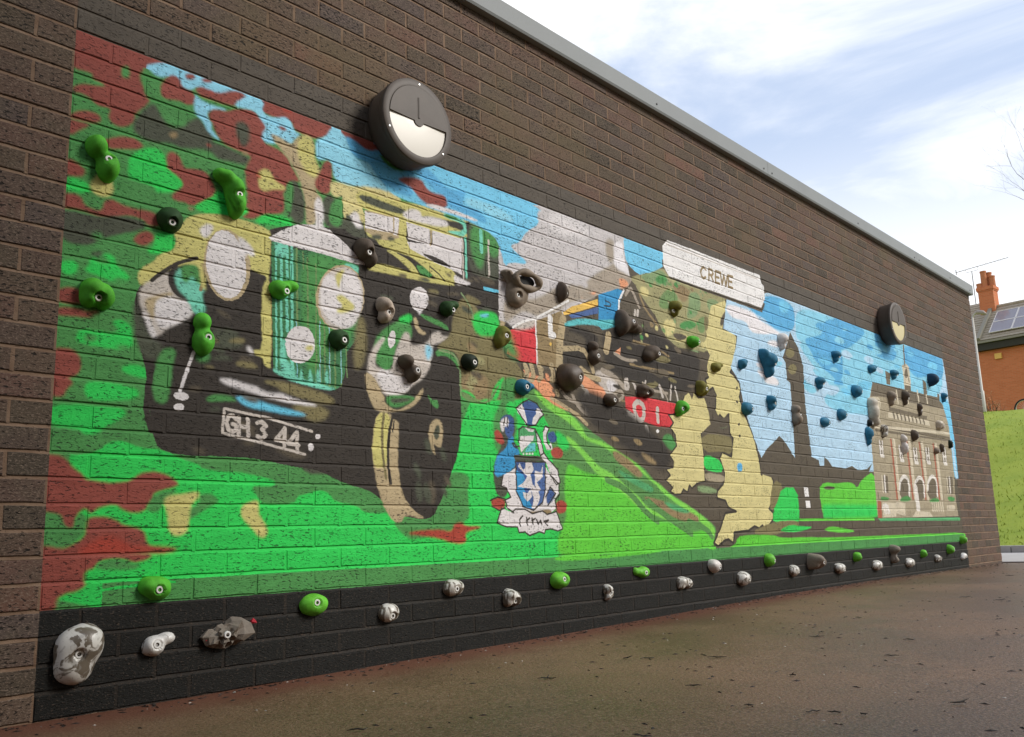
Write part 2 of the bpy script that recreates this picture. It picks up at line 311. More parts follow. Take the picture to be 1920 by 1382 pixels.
('p','YE',1,1,[677,1401,708,1413,719,1083,687,1090,680,1123,650,1127,643,1146,680,1145,673,1309]),
('p','WH',2,2,[614,1147,625,1157,643,1146,647,1127,632,1128]),
('p','TN',0,0,[1125,1415,1115,1372,1094,1333,1066,1301,1032,1280,997,1270,963,1274,935,1290,913,1316,901,1351,899,1390,908,1431,927,1470,954,1502,986,1526,1022,1537,1057,1535,1087,1520,1110,1493,1123,1457]),
('p','WG',0,0,[1119,1412,1110,1370,1091,1333,1065,1302,1033,1281,1001,1272,970,1276,943,1291,924,1317,912,1351,911,1389,919,1429,937,1466,962,1497,992,1519,1025,1530,1057,1528,1085,1513,1107,1487,1118,1452]),
('p','WH',2,2,[918,1413,931,1471,970,1488,998,1478,1034,1523,1093,1510,1115,1425,1108,1361,1071,1292,1013,1280,957,1298,922,1341]),
('p','YE',2,2,[984,1395,1013,1419,1056,1396,1086,1376,1056,1352,1006,1337,985,1340,1027,1372]),
('p','YE',2,2,[984,1491,1034,1529,1012,1475,1002,1429,987,1463]),
('p','WH',0,0,[898,1199,895,1177,886,1155,872,1138,854,1125,834,1119,815,1120,797,1128,783,1141,774,1160,770,1181,773,1203,781,1224,795,1242,813,1255,832,1261,852,1261,871,1254,885,1240,895,1221]),
('p','YE',2,2,[856,1187,890,1198,887,1174,857,1170]),
('p','DK',2,3,[486,1200,560,1200,607,1169,596,1139,533,1136,499,1158]),
('p','MG',2,3,[434,1117,483,1118,484,1081,436,1075]),
('l','WH',0,0.012,[426,1105,412,1061,395,1008,386,971]),
('p','WH',0,0,[416,952,414,947,410,944,404,941,396,939,388,939,380,941,373,943,368,947,365,951,364,956,366,960,370,964,377,966,384,968,392,968,400,967,407,964,412,961,415,956]),
('p','WH',0,0,[401,916,400,912,398,909,393,906,388,905,383,904,378,905,373,906,369,909,367,912,366,916,367,920,370,923,374,926,379,928,384,928,390,928,394,926,398,923,401,920]),
('p','MG',2,2,[478,957,510,971,533,952,478,947]),
('p','OL',2,2,[670,1038,775,1044,912,1024,987,1003,987,979,912,978,814,994,725,1017]),
('p','OL',2,3,[782,957,879,977,960,961,960,932,913,905,867,913]),
('p','WH',2,2,[517,1026,547,1033,629,1017,750,1002,827,981,909,972,906,963,814,966,726,975,618,994,531,1012]),
('p','MG',2,2,[478,954,504,972,572,971,590,954,539,952,483,944]),
('p','CY',2,2,[572,971,630,974,702,956,789,944,866,931,853,923,764,925,678,934,619,940]),
('p','PY',1,1,[1015,1866,1037,1866,1082,1853,1120,1791,1120,1731,1083,1709,1023,1707]),
('p','YE',1,1,[1082,1853,1120,1877,1230,1867,1388,1890,1565,1901,1697,1903,1715,1889,1620,1865,1492,1854,1353,1832,1295,1810,1120,1791,1082,1820]),
('p','DK',1,1,[1090,1842,1120,1857,1246,1851,1337,1848,1336,1824,1230,1816,1128,1822]),
('p','YE',1,1,[1113,1802,1295,1816,1546,1839,1695,1832,1694,1803,1491,1783,1340,1790,1339,1691,1524,1663,1623,1628,1626,1575,1522,1569,1470,1596,1376,1645,1293,1653,1198,1658,1182,1681,1128,1681]),
('p','DK',1,1,[1023,1745,1082,1754,1120,1731,1128,1681,1182,1681,1038,1659]),
('p','TN',0,0,[1124,1792,1303,1805,1302,1716,1253,1691,1190,1683,1128,1701]),
('p','WH',0,0,[1124,1785,1270,1796,1270,1729,1128,1714]),
('p','WH',0,0,[1340,1797,1473,1796,1472,1725,1352,1721]),
('p','WH',0,0,[1487,1794,1660,1796,1656,1624,1614,1633,1471,1655,1360,1679,1344,1709,1486,1727]),
('p','WH',0,0,[1278,1802,1303,1805,1294,1721,1274,1723]),
('l','TN',0,0.008,[1480,1791,1476,1723]),
('p','WH',2,2,[1320,1830,1371,1864,1422,1864,1422,1836,1474,1856,1564,1858,1591,1843,1545,1821,1421,1811,1328,1808]),
('p','DK',2,2,[1151,1686,1182,1704,1213,1702,1206,1683,1166,1674]),
('p','DK',2,2,[1241,1705,1278,1710,1278,1693,1241,1688]),
('p','WH',2,2,[1049,1746,1075,1775,1098,1765,1101,1733,1124,1713,1083,1702,1068,1725]),
('p','TQ',1,1,[1547,1893,1687,1900,1694,1810,1609,1804,1563,1811,1676,1835,1667,1873,1565,1872]),
('p','MG',1,1,[1565,1898,1621,1894,1658,1882,1565,1872]),
('p','DK',2,2,[1696,1888,1794,1894,1894,1858,1923,1796,1911,1643,1786,1643,1694,1654]),
('p','MG',2,4,[1715,1885,1814,1884,1883,1848,1912,1786,1859,1744,1810,1786,1787,1677,1748,1683,1712,1763]),
('l','TQ',0,0.022,[1781,1861,1784,1765]),
('l','WG',0,0.012,[1828,1827,1828,1656]),
('l','TQ',0,0.014,[1684,1804,1684,1612]),
('l','WG',0,0.01,[1665,1803,1665,1608]),
('l','SG',2,0.008,[1715,1882,1844,1876,1913,1825,1926,1759,1914,1643]),
('p','BK',1,0,[1198,1651,1253,1644,1334,1595,1375,1570,1293,1573,1189,1584]),
('p','BK',1,0,[1419,1675,1489,1677,1560,1664,1605,1646,1524,1649,1471,1659]),
('p','YE',1,1,[1229,1645,1261,1651,1318,1645,1376,1618,1426,1573,1384,1568,1334,1602,1277,1630]),
('p','MG',1,1,[1384,1619,1435,1617,1496,1581,1418,1572]),
('l','BK',1,0.007,[1293,1647,1368,1629,1409,1584]),
('l','BK',1,0.006,[1470,1624,1514,1605,1558,1576]),
('p','YE',1,1,[1135,1553,1182,1579,1261,1583,1418,1572,1613,1576,1603,1564,1417,1550,1228,1546,1143,1540]),
('p','WH',1,1,[1605,1624,1650,1605,1712,1603,1706,1587,1612,1573]),
('p','CY',0,0,[1789,1600,1894,1600,1889,1586,1793,1581]),
('p','WH',0,0,[1461,1483,1460,1466,1453,1449,1443,1434,1429,1423,1413,1417,1396,1415,1381,1419,1369,1428,1360,1441,1356,1456,1357,1473,1362,1489,1373,1504,1387,1515,1402,1522,1419,1524,1434,1520,1447,1512,1456,1499]),
('p','WH',2,2,[1390,1424,1424,1430,1415,1402,1407,1400]),
('p','TN',1,1,[1369,1387,1394,1385,1406,1340,1448,1327,1431,1314,1389,1324]),
('p','MG',2,2,[1188,1281,1267,1344,1356,1379,1372,1289,1290,1264,1274,1216,1257,1150,1226,1146,1180,1160,1165,1220]),
('p','LG',2,2,[1291,1368,1365,1403,1368,1361,1307,1348]),
('p','LG',2,2,[1200,1263,1219,1279,1219,1253,1192,1218]),
('p','MG',1,1,[1407,1407,1484,1400,1554,1384,1580,1354,1492,1374,1423,1390]),
('p','WG',2,2,[1139,1154,1150,1200,1188,1255,1223,1283,1227,1267,1184,1204,1173,1146,1226,1146,1257,1138,1274,1216,1302,1272,1323,1314,1355,1313,1355,1260,1405,1267,1464,1296,1469,1330,1526,1349,1526,1325,1578,1334,1566,1317,1473,1277,1478,1237,1462,1175,1411,1117,1361,1092,1320,1049,1226,1033,1188,1079,1139,1117]),
('p','WH',2,2,[1219,1155,1265,1132,1329,1114,1377,1106,1320,1052,1233,1040,1195,1086,1180,1116]),
('p','MG',1,1,[1184,1201,1211,1239,1258,1227,1265,1170,1242,1142,1203,1144]),
('p','SK',2,3,[1434,1278,1474,1277,1476,1237,1446,1200]),
('p','WH',0,0,[1279,1273,1276,1261,1271,1250,1266,1242,1259,1236,1253,1234,1248,1236,1244,1241,1241,1249,1240,1260,1241,1271,1244,1283,1249,1294,1254,1302,1260,1308,1267,1310,1272,1309,1276,1303,1279,1295,1280,1284]),
('p','TN',1,1,[1126,1122,1165,1114,1195,1068,1233,1015,1187,993,1150,1013,1129,1073]),
('p','TN',1,1,[1135,1080,1165,1065,1203,1025,1256,987,1295,984,1360,1021,1402,1071,1427,1093,1418,1053,1368,1003,1295,978,1183,968,1150,1008]),
('p','MG',2,2,[1226,1034,1264,1044,1393,1050,1344,1014,1288,996,1241,995]),
('p','DK',2,2,[1249,1030,1385,1043,1312,1014,1249,1011]),
('p','MG',1,1,[1439,1074,1465,1110,1494,1060,1511,1009,1476,1013]),
('p','OL',1,4,[1083,1333,1128,1347,1135,1216,1113,1133,1069,1127]),
('p','OL',2,2,[1648,1533,1733,1506,1760,1460,1900,1477,1892,1285,2047,1269,2147,1107,1645,1059,1639,1183,1623,1250,1587,1272,1481,1264,1589,1341,1590,1404]),
('p','LG',2,3,[1722,1461,1800,1489,1885,1482,1886,1386,1835,1372,1738,1360,1711,1417]),
('p','SL',2,2,[1750,1455,1800,1474,1829,1469,1789,1451]),
('p','MG',1,1,[1490,1259,1551,1274,1614,1255,1634,1183,1604,1220,1551,1247,1506,1228]),
('l','SG',2,0.01,[1516,1263,1596,1260,1635,1210,1636,1080]),
('l','SG',2,0.008,[1649,1541,1704,1494,1721,1432]),
('p','BK',1,0,[1463,1222,1551,1247,1603,1213,1629,1161,1622,1057,1426,1039,1479,1164]),
('p','TN',1,1,[1887,1416,1901,1514,1933,1542,1985,1536,1941,1491,1918,1428]),
('p','MG',2,2,[1974,1519,2047,1509,2035,1477,1971,1459]),
('p','BT',2,3,[1648,1178,1770,1192,1818,1155,1766,1052,1673,1085,1637,1108]),
('p','LG',2,2,[1815,1076,1847,1151,1919,1202,1886,1141,1864,1080]),
('p','LG',2,2,[1637,1108,1692,1100,1738,1070,1636,1060]),
('p','GL',1,1,[1637,1101,1692,1086,1747,1057,1815,1077,1846,1130,1887,1163,1824,1071,1775,1053,1691,1052,1636,1074]),
('p','MG',2,3,[1888,1177,1970,1201,2011,1176,1965,1085,1973,1028,1991,979,1967,899,1915,853,1835,836,1821,987,1883,1063]),
('p','LG',2,2,[1914,1073,1965,1085,1984,1043,1940,982,1921,1016]),
('p','TN',1,1,[1183,968,1164,875,1160,815,1171,731,1193,648,1230,577,1261,541,1299,534,1323,568,1402,551,1426,555,1362,586,1316,638,1296,686,1286,784,1295,927,1279,945,1252,943,1254,971]),
('p','YE',1,1,[1183,965,1166,875,1161,815,1171,743,1239,758,1236,867,1254,968]),
('l','OL',1,0.012,[1218,968,1208,866,1213,781,1227,709]),
('l','BK',1,0.012,[1257,943,1241,868,1236,782,1250,688]),
('l','BK',0,0.006,[1269,938,1263,894]),
('p','BK',1,0,[1299,946,1294,784,1301,698,1319,638,1358,589,1418,557,1456,577,1508,666,1557,757,1586,869,1624,972,1425,995]),
('p','TN',1,1,[1449,894,1458,946,1501,970,1533,938,1520,846,1499,845,1469,863,1491,812,1473,818,1452,862]),
('p','DK',1,1,[1474,908,1492,935,1509,943,1513,911,1499,877,1482,876]),
('p','GC',0,0,[1896,1794,1998,2060,2217,2103,2904,2099,2934,1875,2119,1443,1883,1457]),
('p','SL',1,1,[1468,2092,1785,2097,2216,2100,2195,2001,2087,1933,2046,1869,1970,1838,2006,1819,2043,1801,2106,1788,2078,1763,1985,1756,1929,1723,1914,1798,1864,1865,1744,1888,1612,1892,1456,1893,1294,1892,1224,1920,1266,1980,1339,2030]),
('p','SB',2,2,[1381,2044,1461,2075,1496,2060,1568,2016,1614,2015,1701,2039,1680,1996,1660,1953,1767,1960,1825,1930,1814,1904,1736,1914,1640,1919,1584,1926,1576,1967,1494,1981,1442,2016]),
('p','SB',2,2,[1191,2051,1231,2022,1297,2008,1390,2050,1390,2021,1305,1982,1372,1960,1388,1915,1296,1910,1207,1940,1152,1991]),
('p','MA',2,2,[1292,1975,1355,2004,1433,2013,1450,1982,1494,1966,1567,1979,1584,1926,1520,1901,1440,1908,1397,1932,1380,1955,1321,1966]),
('p','SK',2,3,[1680,1996,1768,2013,1921,2008,2026,1973,1918,1938,1797,1968,1698,1964]),
('p','WH',1,1,[1440,1901,1493,1916,1621,1921,1765,1914,1755,1900,1621,1903,1493,1894]),
('p','GC',2,2,[1927,1733,2012,1759,2100,1766,2047,1809,1983,1825,2006,1854,2093,1858,2073,1901,2130,1939,2201,1980,2175,2038,2201,2090,2734,2086,2895,2085,2929,1899,2937,1829,2652,1722,2270,1571,2041,1455,1915,1435]),
('p','CW',1,1,[2799,2030,2844,2068,2893,2061,2887,1988,2936,1900,2937,1824,2901,1821,2883,1862,2801,1890,2793,1967]),
('p','GT',2,4,[2732,2059,2815,2061,2799,2030,2806,1952,2761,1907,2725,1970]),
('p','GT',2,3,[2566,1790,2662,1852,2761,1907,2790,1931,2829,1896,2900,1893,2970,1871,2967,1834,2848,1794,2653,1730,2637,1702,2480,1657,2368,1620,2329,1581,2153,1512,2067,1535,2001,1501,1915,1435,1921,1585,2091,1586,2217,1640,2313,1706,2398,1723,2551,1770]),
('p','WH',2,6,[2253,2091,2548,2083,2623,2033,2415,1983,2237,2005]),
('p','SL',0,0,[2895,2085,3272,2091,3274,2008,3190,1962,3157,1941,3095,1933,3047,1909,2989,1920,2947,1938,2907,1975]),
('p','OV',1,1,[2941,1874,3018,1908,3157,1946,3274,2008,3350,1967,3917,1959,4008,1955,3937,1860,3721,1773,3702,1623,3728,1549,3501,1546,3351,1534,3245,1593,3163,1698,3050,1778,2981,1837]),
('p','SG',2,2,[3033,1911,3157,1946,3257,1995,3331,1944,3310,1892,3181,1877,3074,1874]),
('p','MG',2,2,[3169,1911,3270,1969,3330,1934,3245,1889]),
('p','GL',2,2,[3239,1832,3343,1899,3406,1882,3415,1808,3294,1749,3199,1751]),
('p','PY',2,2,[3027,1846,3117,1846,3111,1790,3036,1794]),
('p','BT',2,2,[3346,1928,3497,1938,3579,1905,3483,1820,3419,1847]),
('p','SG',2,2,[3545,1909,3669,1922,3674,1825,3595,1752,3489,1725,3535,1829]),
('p','PY',2,2,[3255,1686,3354,1712,3380,1651,3292,1581,3231,1609]),
('p','MG',2,2,[3418,1694,3558,1736,3624,1708,3515,1662,3414,1656]),
('p','SG',2,2,[3414,1515,3623,1563,3629,1468,3534,1399,3422,1442]),
('p','PY',2,2,[3345,1626,3511,1633,3490,1592,3354,1563]),
('p','GL',2,2,[3630,1758,3741,1787,3689,1660,3603,1676]),
('p','SG',2,2,[3739,1906,3911,1917,3875,1819,3762,1810]),
('p','BR',0,0,[2340,1559,2645,1720,2820,1788,2875,1772,2954,1859,2989,1839,3048,1760,3163,1698,3230,1600,3367,1537,3637,1536,3706,1516,3676,1426,3618,1381,3566,1243,3483,1125,3291,1003,3257,843,3193,687,3728,494,3702,440,3418,594,2957,815,2356,1059,2113,1157,1990,1269,2130,1279,2141,1494]),
('p','BT',0,0,[2141,1494,2341,1583,2311,1279,2141,1281]),
('l','TN',0,0.05,[2344,1536,2314,1420,2299,1277]),
('p','BK',1,5,[2650,1527,2816,1575,2916,1595,3214,1588,3366,1527,3618,1524,3605,1417,3537,1287,3178,1251,2832,1283,2673,1323]),
('p','BK',1,3,[2359,1482,2446,1520,2584,1509,2632,1466,2574,1376,2543,1299,2469,1314,2323,1288,2341,1392,2500,1407,2529,1451,2480,1477]),
('l','TN',1,0.028,[2341,1384,2488,1409,2535,1363,2568,1294]),
('p','BL',0,0,[2645,1720,2820,1788,2876,1781,2827,1702,2809,1578,2663,1530,2632,1550]),
('p','TB',1,1,[2634,1579,2812,1613,2809,1578,2663,1528,2639,1551,2484,1534,2360,1498,2349,1520,2487,1567]),
('p','YO',0,0,[2347,1572,2416,1614,2637,1695,2637,1660,2489,1605,2352,1557]),
('p','NV',0,0,[2388,1565,2636,1651,2633,1615,2412,1551]),
('p','OR',2,2,[2475,1668,2547,1710,2653,1739,2572,1694]),
('p','OR',2,2,[2832,1852,2903,1853,2930,1827,2856,1795,2837,1818]),
('l','SI',0,0.014,[2873,1788,2825,1719,2810,1639,2811,1574]),
('l','BK',1,0.007,[2703,1697,2746,1692,2744,1672,2690,1669]),
('p','RD',0,0,[1955,1419,2136,1493,2141,1279,2022,1280,1930,1305]),
('p','MG',1,8,[1872,1384,1955,1419,1993,1336,2022,1280,1930,1298]),
('p','WG',1,3,[1982,1438,2042,1470,2142,1510,2140,1467,2073,1441,1997,1426]),
('l','SI',0,0.012,[1977,1436,2042,1474,2142,1508,2393,1642]),
('l','SI',0,0.01,[2139,1502,2139,1280]),
('l','SI',0,0.035,[2245,1527,2245,1441,2268,1441]),
('p','YO',0,0,[2253,1395,2252,1392,2251,1390,2248,1387,2245,1385,2242,1385,2239,1385,2236,1385,2234,1387,2233,1390,2232,1392,2233,1395,2235,1398,2237,1401,2240,1402,2243,1403,2246,1403,2249,1402,2251,1401,2253,1398]),
('l','TN',0,0.05,[2715,1508,2688,1424]),
('p','OR',0,0,[2762,1426,2820,1460,2807,1398,2761,1409]),
('l','WG',0,0.02,[2971,1688,2963,1664]),
('l','WG',0,0.02,[2997,1693,2989,1667]),
('p','WG',2,2,[2568,1294,2673,1323,2765,1300,2778,1210,2662,1182,2614,1234]),
('p','WH',1,1,[2669,1265,2749,1265,2757,1208,2690,1201]),
('p','OR',1,1,[2021,1243,2073,1235,2204,1212,2269,1158,2244,1116,2134,1152]),
('p','OR',1,1,[2464,1242,2504,1278,2563,1237,2665,1215,2660,1156,2559,1172,2461,1202]),
('l','TN',1,0.03,[2053,1262,2068,1234,2050,1195]),
('l','TN',1,0.03,[2097,1268,2110,1209,2093,1200]),
('l','TN',1,0.03,[2152,1274,2166,1223,2148,1206]),
('l','TN',1,0.03,[2242,1286,2255,1218,2238,1216]),
('l','TN',1,0.03,[2288,1291,2303,1239,2284,1221]),
('l','GT',1,0.02,[2761,1418,2842,1394,2955,1400]),
('l','GT',1,0.03,[2646,1311,2751,1290,2828,1240]),
('l','BT',1,0.014,[2896,1376,3085,1373,3316,1374]),
('l','BT',1,0.014,[2937,1511,3143,1505,3279,1470]),
('l','BT',1,0.016,[3021,1791,3073,1710,3188,1639]),
('l','GT',1,0.02,[2888,1766,2936,1820,2962,1789,3014,1718]),
('l','TN',1,0.03,[2468,1298,2540,1266,2616,1259]),
('l','GT',1,0.02,[2369,1270,2439,1231,2509,1183]),
('l','GT',1,0.02,[2397,1148,2441,1090,2550,1052]),
('l','GT',1,0.015,[2655,1092,2729,1033,2847,984]),
('l','GT',1,0.015,[3002,1285,3087,1251,3239,1249]),
('l','GT',1,0.02,[2743,1199,2799,1221,2824,1190,2767,1160,2742,1191]),
('l','GT',1,0.012,[3181,1278,3237,1222,3248,1187]),
('l','GT',1,0.014,[2558,1156,2633,1139,2708,1097]),
('l','GT',1,0.02,[2304,1170,2360,1129,2455,1115]),
('l','WG',1,0.018,[2510,1191,2469,1132,2502,1080,2531,1138,2516,1184]),
('l','WG',1,0.02,[2607,1137,2594,1047]),
('l','WG',1,0.02,[2846,1285,2834,1233,2869,1237,2860,1287]),
('l','WG',1,0.02,[2915,1276,2953,1220]),
('l','WG',1,0.015,[3033,1297,2997,1233]),
('l','WG',1,0.02,[3166,1286,3191,1226]),
('l','WG',1,0.015,[3284,1298,3267,1216]),
('l','WG',1,0.015,[3323,1293,3346,1214]),
('l','WG',1,0.02,[2665,1053,2687,1006]),
('p','RD',0,0,[2831,1191,3024,1205,3344,1196,3338,1141,3257,1126,3275,1074,3249,1054,3126,1050,2981,1069,2832,1132]),
('l','WG',1,0.03,[2918,1157,2949,1177,3004,1156,2997,1087,2952,1067,2920,1098,2910,1148]),
('l','WG',1,0.03,[2815,1089,2858,1105,2911,1080,2907,1038]),
('l','WG',1,0.02,[2816,1098,2810,1039,2850,1017,2881,1053]),
('l','WG',1,0.035,[2895,1054,2910,988,2870,936]),
('l','WG',1,0.03,[3014,1037,3039,996,3071,943]),
('l','WG',1,0.03,[3033,1005,2992,955]),
('l','WG',1,0.03,[3129,1150,3130,1080]),
('p','SI',0,0,[3134,1024,3133,1021,3131,1018,3127,1015,3123,1014,3118,1013,3113,1013,3109,1014,3106,1016,3104,1019,3104,1022,3105,1025,3108,1029,3111,1031,3115,1033,3120,1034,3125,1033,3129,1032,3132,1030,3134,1027]),
('p','MG',2,2,[3151,995,3246,1023,3302,960,3281,915,3190,937]),
('p','BK',1,8,[2388,1187,2611,1194,3009,1054,3264,906,3190,798,3015,826,2722,944,2522,1018]),
('p','BT',1,3,[2937,906,3077,862,3103,830,2989,850]),
('p','BR',1,1,[3179,1331,3136,1339,3090,1357,3128,1376,3157,1375,3201,1362,3215,1338]),
('p','BD',1,1,[2725,1329,2689,1318,2668,1324,2662,1336,2696,1350,2736,1351,2761,1341]),
('p','BR',1,1,[2970,1490,2939,1491,2920,1495,2915,1502,2944,1506,2970,1508,2994,1500]),
('p','BK',1,1,[3005,1380,3002,1377,2953,1374,2920,1388,2945,1401,2974,1400,3016,1397]),
('p','BR',1,1,[3466,1599,3407,1581,3359,1587,3336,1605,3363,1623,3435,1627,3496,1617]),
('p','OL',1,1,[3153,1286,3133,1288,3111,1293,3115,1304,3121,1307,3150,1300,3161,1291]),
('p','BD',1,1,[3411,1499,3373,1504,3342,1521,3343,1536,3361,1540,3409,1529,3417,1510]),
('p','OL',1,1,[3334,1317,3289,1320,3260,1329,3257,1342,3288,1347,3332,1336,3348,1325]),
('p','OL',1,1,[3270,1430,3203,1421,3141,1431,3128,1450,3191,1464,3245,1465,3303,1450]),
('p','BD',1,1,[3246,1343,3194,1353,3149,1369,3160,1381,3227,1388,3266,1375,3269,1355]),
('p','BD',1,1,[3514,1309,3479,1307,3449,1312,3466,1323,3491,1327,3534,1329,3546,1319]),
('p','OL',1,1,[3126,1272,3091,1261,3047,1264,3026,1277,3067,1291,3109,1298,3157,1288]),
('p','BR',1,1,[2935,1275,2909,1273,2896,1278,2899,1286,2918,1289,2945,1285,2950,1280]),
('p','OL',1,1,[2920,1461,2902,1457,2880,1459,2863,1467,2880,1473,2904,1476,2918,1467]),
('p','BK',1,1,[2783,1223,2747,1229,2728,1236,2727,1246,2761,1248,2790,1244,2787,1230]),
('p','BD',1,1,[3122,1358,3094,1352,3070,1354,3070,1363,3087,1369,3117,1374,3125,1367]),
('p','OV',1,1,[3509,1780,3499,1782,3491,1791,3495,1799,3506,1800,3518,1794,3522,1786]),
('p','GL',1,1,[3327,1903,3313,1907,3312,1917,3312,1921,3331,1922,3341,1915,3337,1906]),
('p','MG',1,1,[3297,1899,3285,1899,3279,1904,3279,1909,3290,1912,3298,1909,3300,1903]),
('p','OV',1,1,[3409,1858,3400,1861,3395,1867,3400,1871,3413,1871,3417,1864,3418,1859]),
('p','OV',1,1,[3646,1782,3635,1787,3628,1796,3640,1805,3651,1803,3660,1795,3660,1786]),
('p','GL',1,1,[3679,1684,3656,1691,3649,1705,3661,1714,3685,1710,3696,1699,3690,1688]),
('p','GL',1,1,[3331,1617,3322,1621,3321,1626,3326,1629,3336,1627,3339,1622,3339,1617]),
('p','OV',1,1,[3015,1510,3005,1516,3007,1526,3014,1530,3024,1525,3029,1517,3024,1511]),
('p','PY',1,1,[3268,1513,3258,1515,3250,1525,3255,1532,3261,1533,3275,1528,3281,1520]),
('p','MG',1,1,[3028,1530,3015,1530,3002,1542,3005,1555,3018,1559,3032,1553,3037,1539]),
('p','GL',1,1,[3757,1935,3732,1932,3722,1944,3718,1952,3735,1957,3753,1954,3760,1942]),
('p','OV',1,1,[3003,1559,2994,1569,2995,1583,3006,1590,3019,1587,3025,1573,3017,1561]),
('p','PY',1,1,[3176,1604,3160,1608,3152,1620,3159,1635,3175,1638,3186,1628,3185,1613]),
('p','PY',1,1,[3080,1554,3066,1555,3052,1560,3056,1571,3066,1575,3079,1573,3089,1562]),
('p','SG',1,1,[3314,1776,3303,1780,3295,1788,3299,1794,3315,1795,3326,1788,3328,1781]),
('p','GL',1,1,[3032,1604,3027,1611,3027,1619,3035,1623,3042,1621,3045,1613,3040,1605]),
('p','PY',1,1,[3239,1603,3232,1611,3234,1620,3243,1623,3252,1619,3255,1610,3250,1603]),
('p','MG',1,1,[3545,1767,3535,1775,3537,1787,3548,1792,3561,1788,3567,1777,3560,1767]),
('p','BT',1,1,[3589,1577,3567,1575,3554,1586,3556,1596,3562,1602,3584,1598,3601,1587]),
('p','SG',1,1,[3698,1906,3691,1911,3693,1919,3701,1922,3710,1919,3712,1911,3704,1905]),
('p','BT',1,1,[3124,1616,3110,1622,3103,1636,3113,1650,3130,1650,3143,1637,3143,1624]),
('p','OV',1,1,[3180,1874,3168,1879,3166,1892,3176,1901,3188,1899,3196,1889,3194,1878]),
('p','OV',1,1,[3314,1794,3308,1799,3309,1807,3314,1811,3324,1809,3328,1802,3322,1795]),
('p','MG',1,1,[3131,1856,3124,1861,3122,1869,3129,1874,3137,1873,3143,1865,3139,1858]),
('p','OV',1,1,[3631,1554,3613,1560,3603,1573,3608,1583,3636,1584,3650,1571,3644,1558]),
('p','GL',1,1,[3243,1603,3224,1614,3218,1624,3236,1633,3253,1632,3264,1618,3256,1605]),
('p','OV',1,1,[3396,1764,3388,1770,3386,1777,3399,1781,3407,1778,3412,1770,3406,1764]),
('p','PY',1,1,[3314,1734,3308,1738,3308,1746,3313,1749,3323,1747,3326,1739,3324,1734]),
('p','SG',1,1,[3596,1790,3584,1804,3588,1821,3609,1829,3625,1821,3626,1803,3612,1789]),
('p','GL',1,1,[3347,1902,3338,1906,3334,1917,3337,1926,3352,1928,3360,1920,3359,1909]),
('p','BT',1,1,[3586,1913,3573,1916,3565,1928,3567,1938,3588,1941,3599,1933,3599,1921]),
('p','OV',1,1,[3069,1876,3058,1880,3056,1888,3064,1893,3071,1893,3079,1885,3077,1878]),
('p','PY',1,1,[3662,1571,3644,1584,3644,1602,3661,1612,3682,1607,3690,1589,3678,1573]),
('p','SG',1,1,[3448,1933,3422,1931,3408,1942,3406,1954,3426,1961,3444,1954,3455,1943]),
('p','SG',1,1,[3677,1924,3670,1928,3668,1937,3676,1944,3685,1944,3690,1937,3688,1928]),
('p','SG',1,1,[3512,1654,3492,1658,3477,1664,3486,1676,3500,1677,3514,1672,3521,1662]),
('p','PY',1,1,[3351,1872,3340,1875,3335,1883,3341,1889,3350,1888,3361,1884,3360,1875]),
('p','OV',1,1,[3305,1688,3293,1695,3292,1707,3301,1714,3315,1712,3323,1702,3316,1690]),
('p','OV',1,1,[3264,1871,3247,1874,3240,1886,3244,1897,3262,1901,3273,1893,3273,1878]),
('p','BT',1,1,[3072,1867,3067,1872,3066,1880,3073,1885,3079,1884,3084,1876,3081,1869]),
('p','MG',1,1,[3418,1906,3401,1908,3380,1916,3387,1934,3404,1941,3422,1935,3427,1918]),
('p','MG',1,1,[3616,1707,3607,1714,3608,1725,3617,1731,3629,1729,3633,1718,3629,1709]),
('p','MG',1,1,[3142,1857,3128,1861,3124,1872,3133,1879,3147,1877,3155,1869,3155,1860]),
('p','SG',1,1,[3371,1678,3358,1683,3350,1694,3356,1707,3370,1709,3383,1700,3383,1687]),
('p','OR',1,1,[2209,1206,2193,1219,2188,1235,2197,1244,2215,1238,2223,1221,2225,1207]),
('p','TN',1,1,[2087,1104,2072,1118,2072,1131,2079,1137,2095,1128,2104,1115,2104,1104]),
('p','GT',1,1,[2226,1107,2214,1108,2201,1117,2196,1130,2210,1136,2222,1129,2237,1117]),
('p','GT',1,1,[2217,1109,2203,1120,2196,1134,2204,1146,2218,1142,2227,1129,2227,1114]),
('p','BD',1,1,[2063,1188,2053,1192,2045,1202,2047,1210,2057,1209,2069,1200,2071,1191]),
('p','BD',1,1,[2269,1144,2251,1150,2238,1164,2244,1172,2261,1171,2275,1159,2278,1149]),
('p','TN',1,1,[2270,1137,2262,1155,2267,1172,2277,1176,2290,1165,2293,1146,2285,1134]),
('p','GT',1,1,[2086,1180,2069,1184,2056,1193,2061,1204,2069,1205,2083,1198,2088,1186]),
('p','GT',1,1,[2066,1166,2055,1169,2048,1177,2047,1182,2059,1181,2068,1177,2071,1168]),
('p','OR',1,1,[2113,1089,2107,1095,2105,1105,2108,1112,2116,1111,2122,1101,2122,1092]),
('p','TN',1,1,[2179,1251,2161,1255,2151,1268,2148,1278,2159,1280,2177,1271,2182,1258]),
('p','GT',1,1,[2187,1144,2177,1147,2169,1154,2167,1161,2178,1162,2187,1155,2191,1148]),
('p','BT',1,1,[3070,1243,3033,1247,3005,1261,3015,1270,3047,1269,3070,1261,3091,1251]),
('p','BK',1,1,[2581,1016,2560,1015,2539,1023,2528,1037,2548,1043,2566,1037,2582,1027]),
('p','GT',1,1,[2407,1147,2400,1147,2384,1152,2381,1159,2379,1162,2398,1159,2407,1155]),
('p','BT',1,1,[2961,936,2932,931,2898,947,2886,958,2889,968,2936,967,2969,949]),
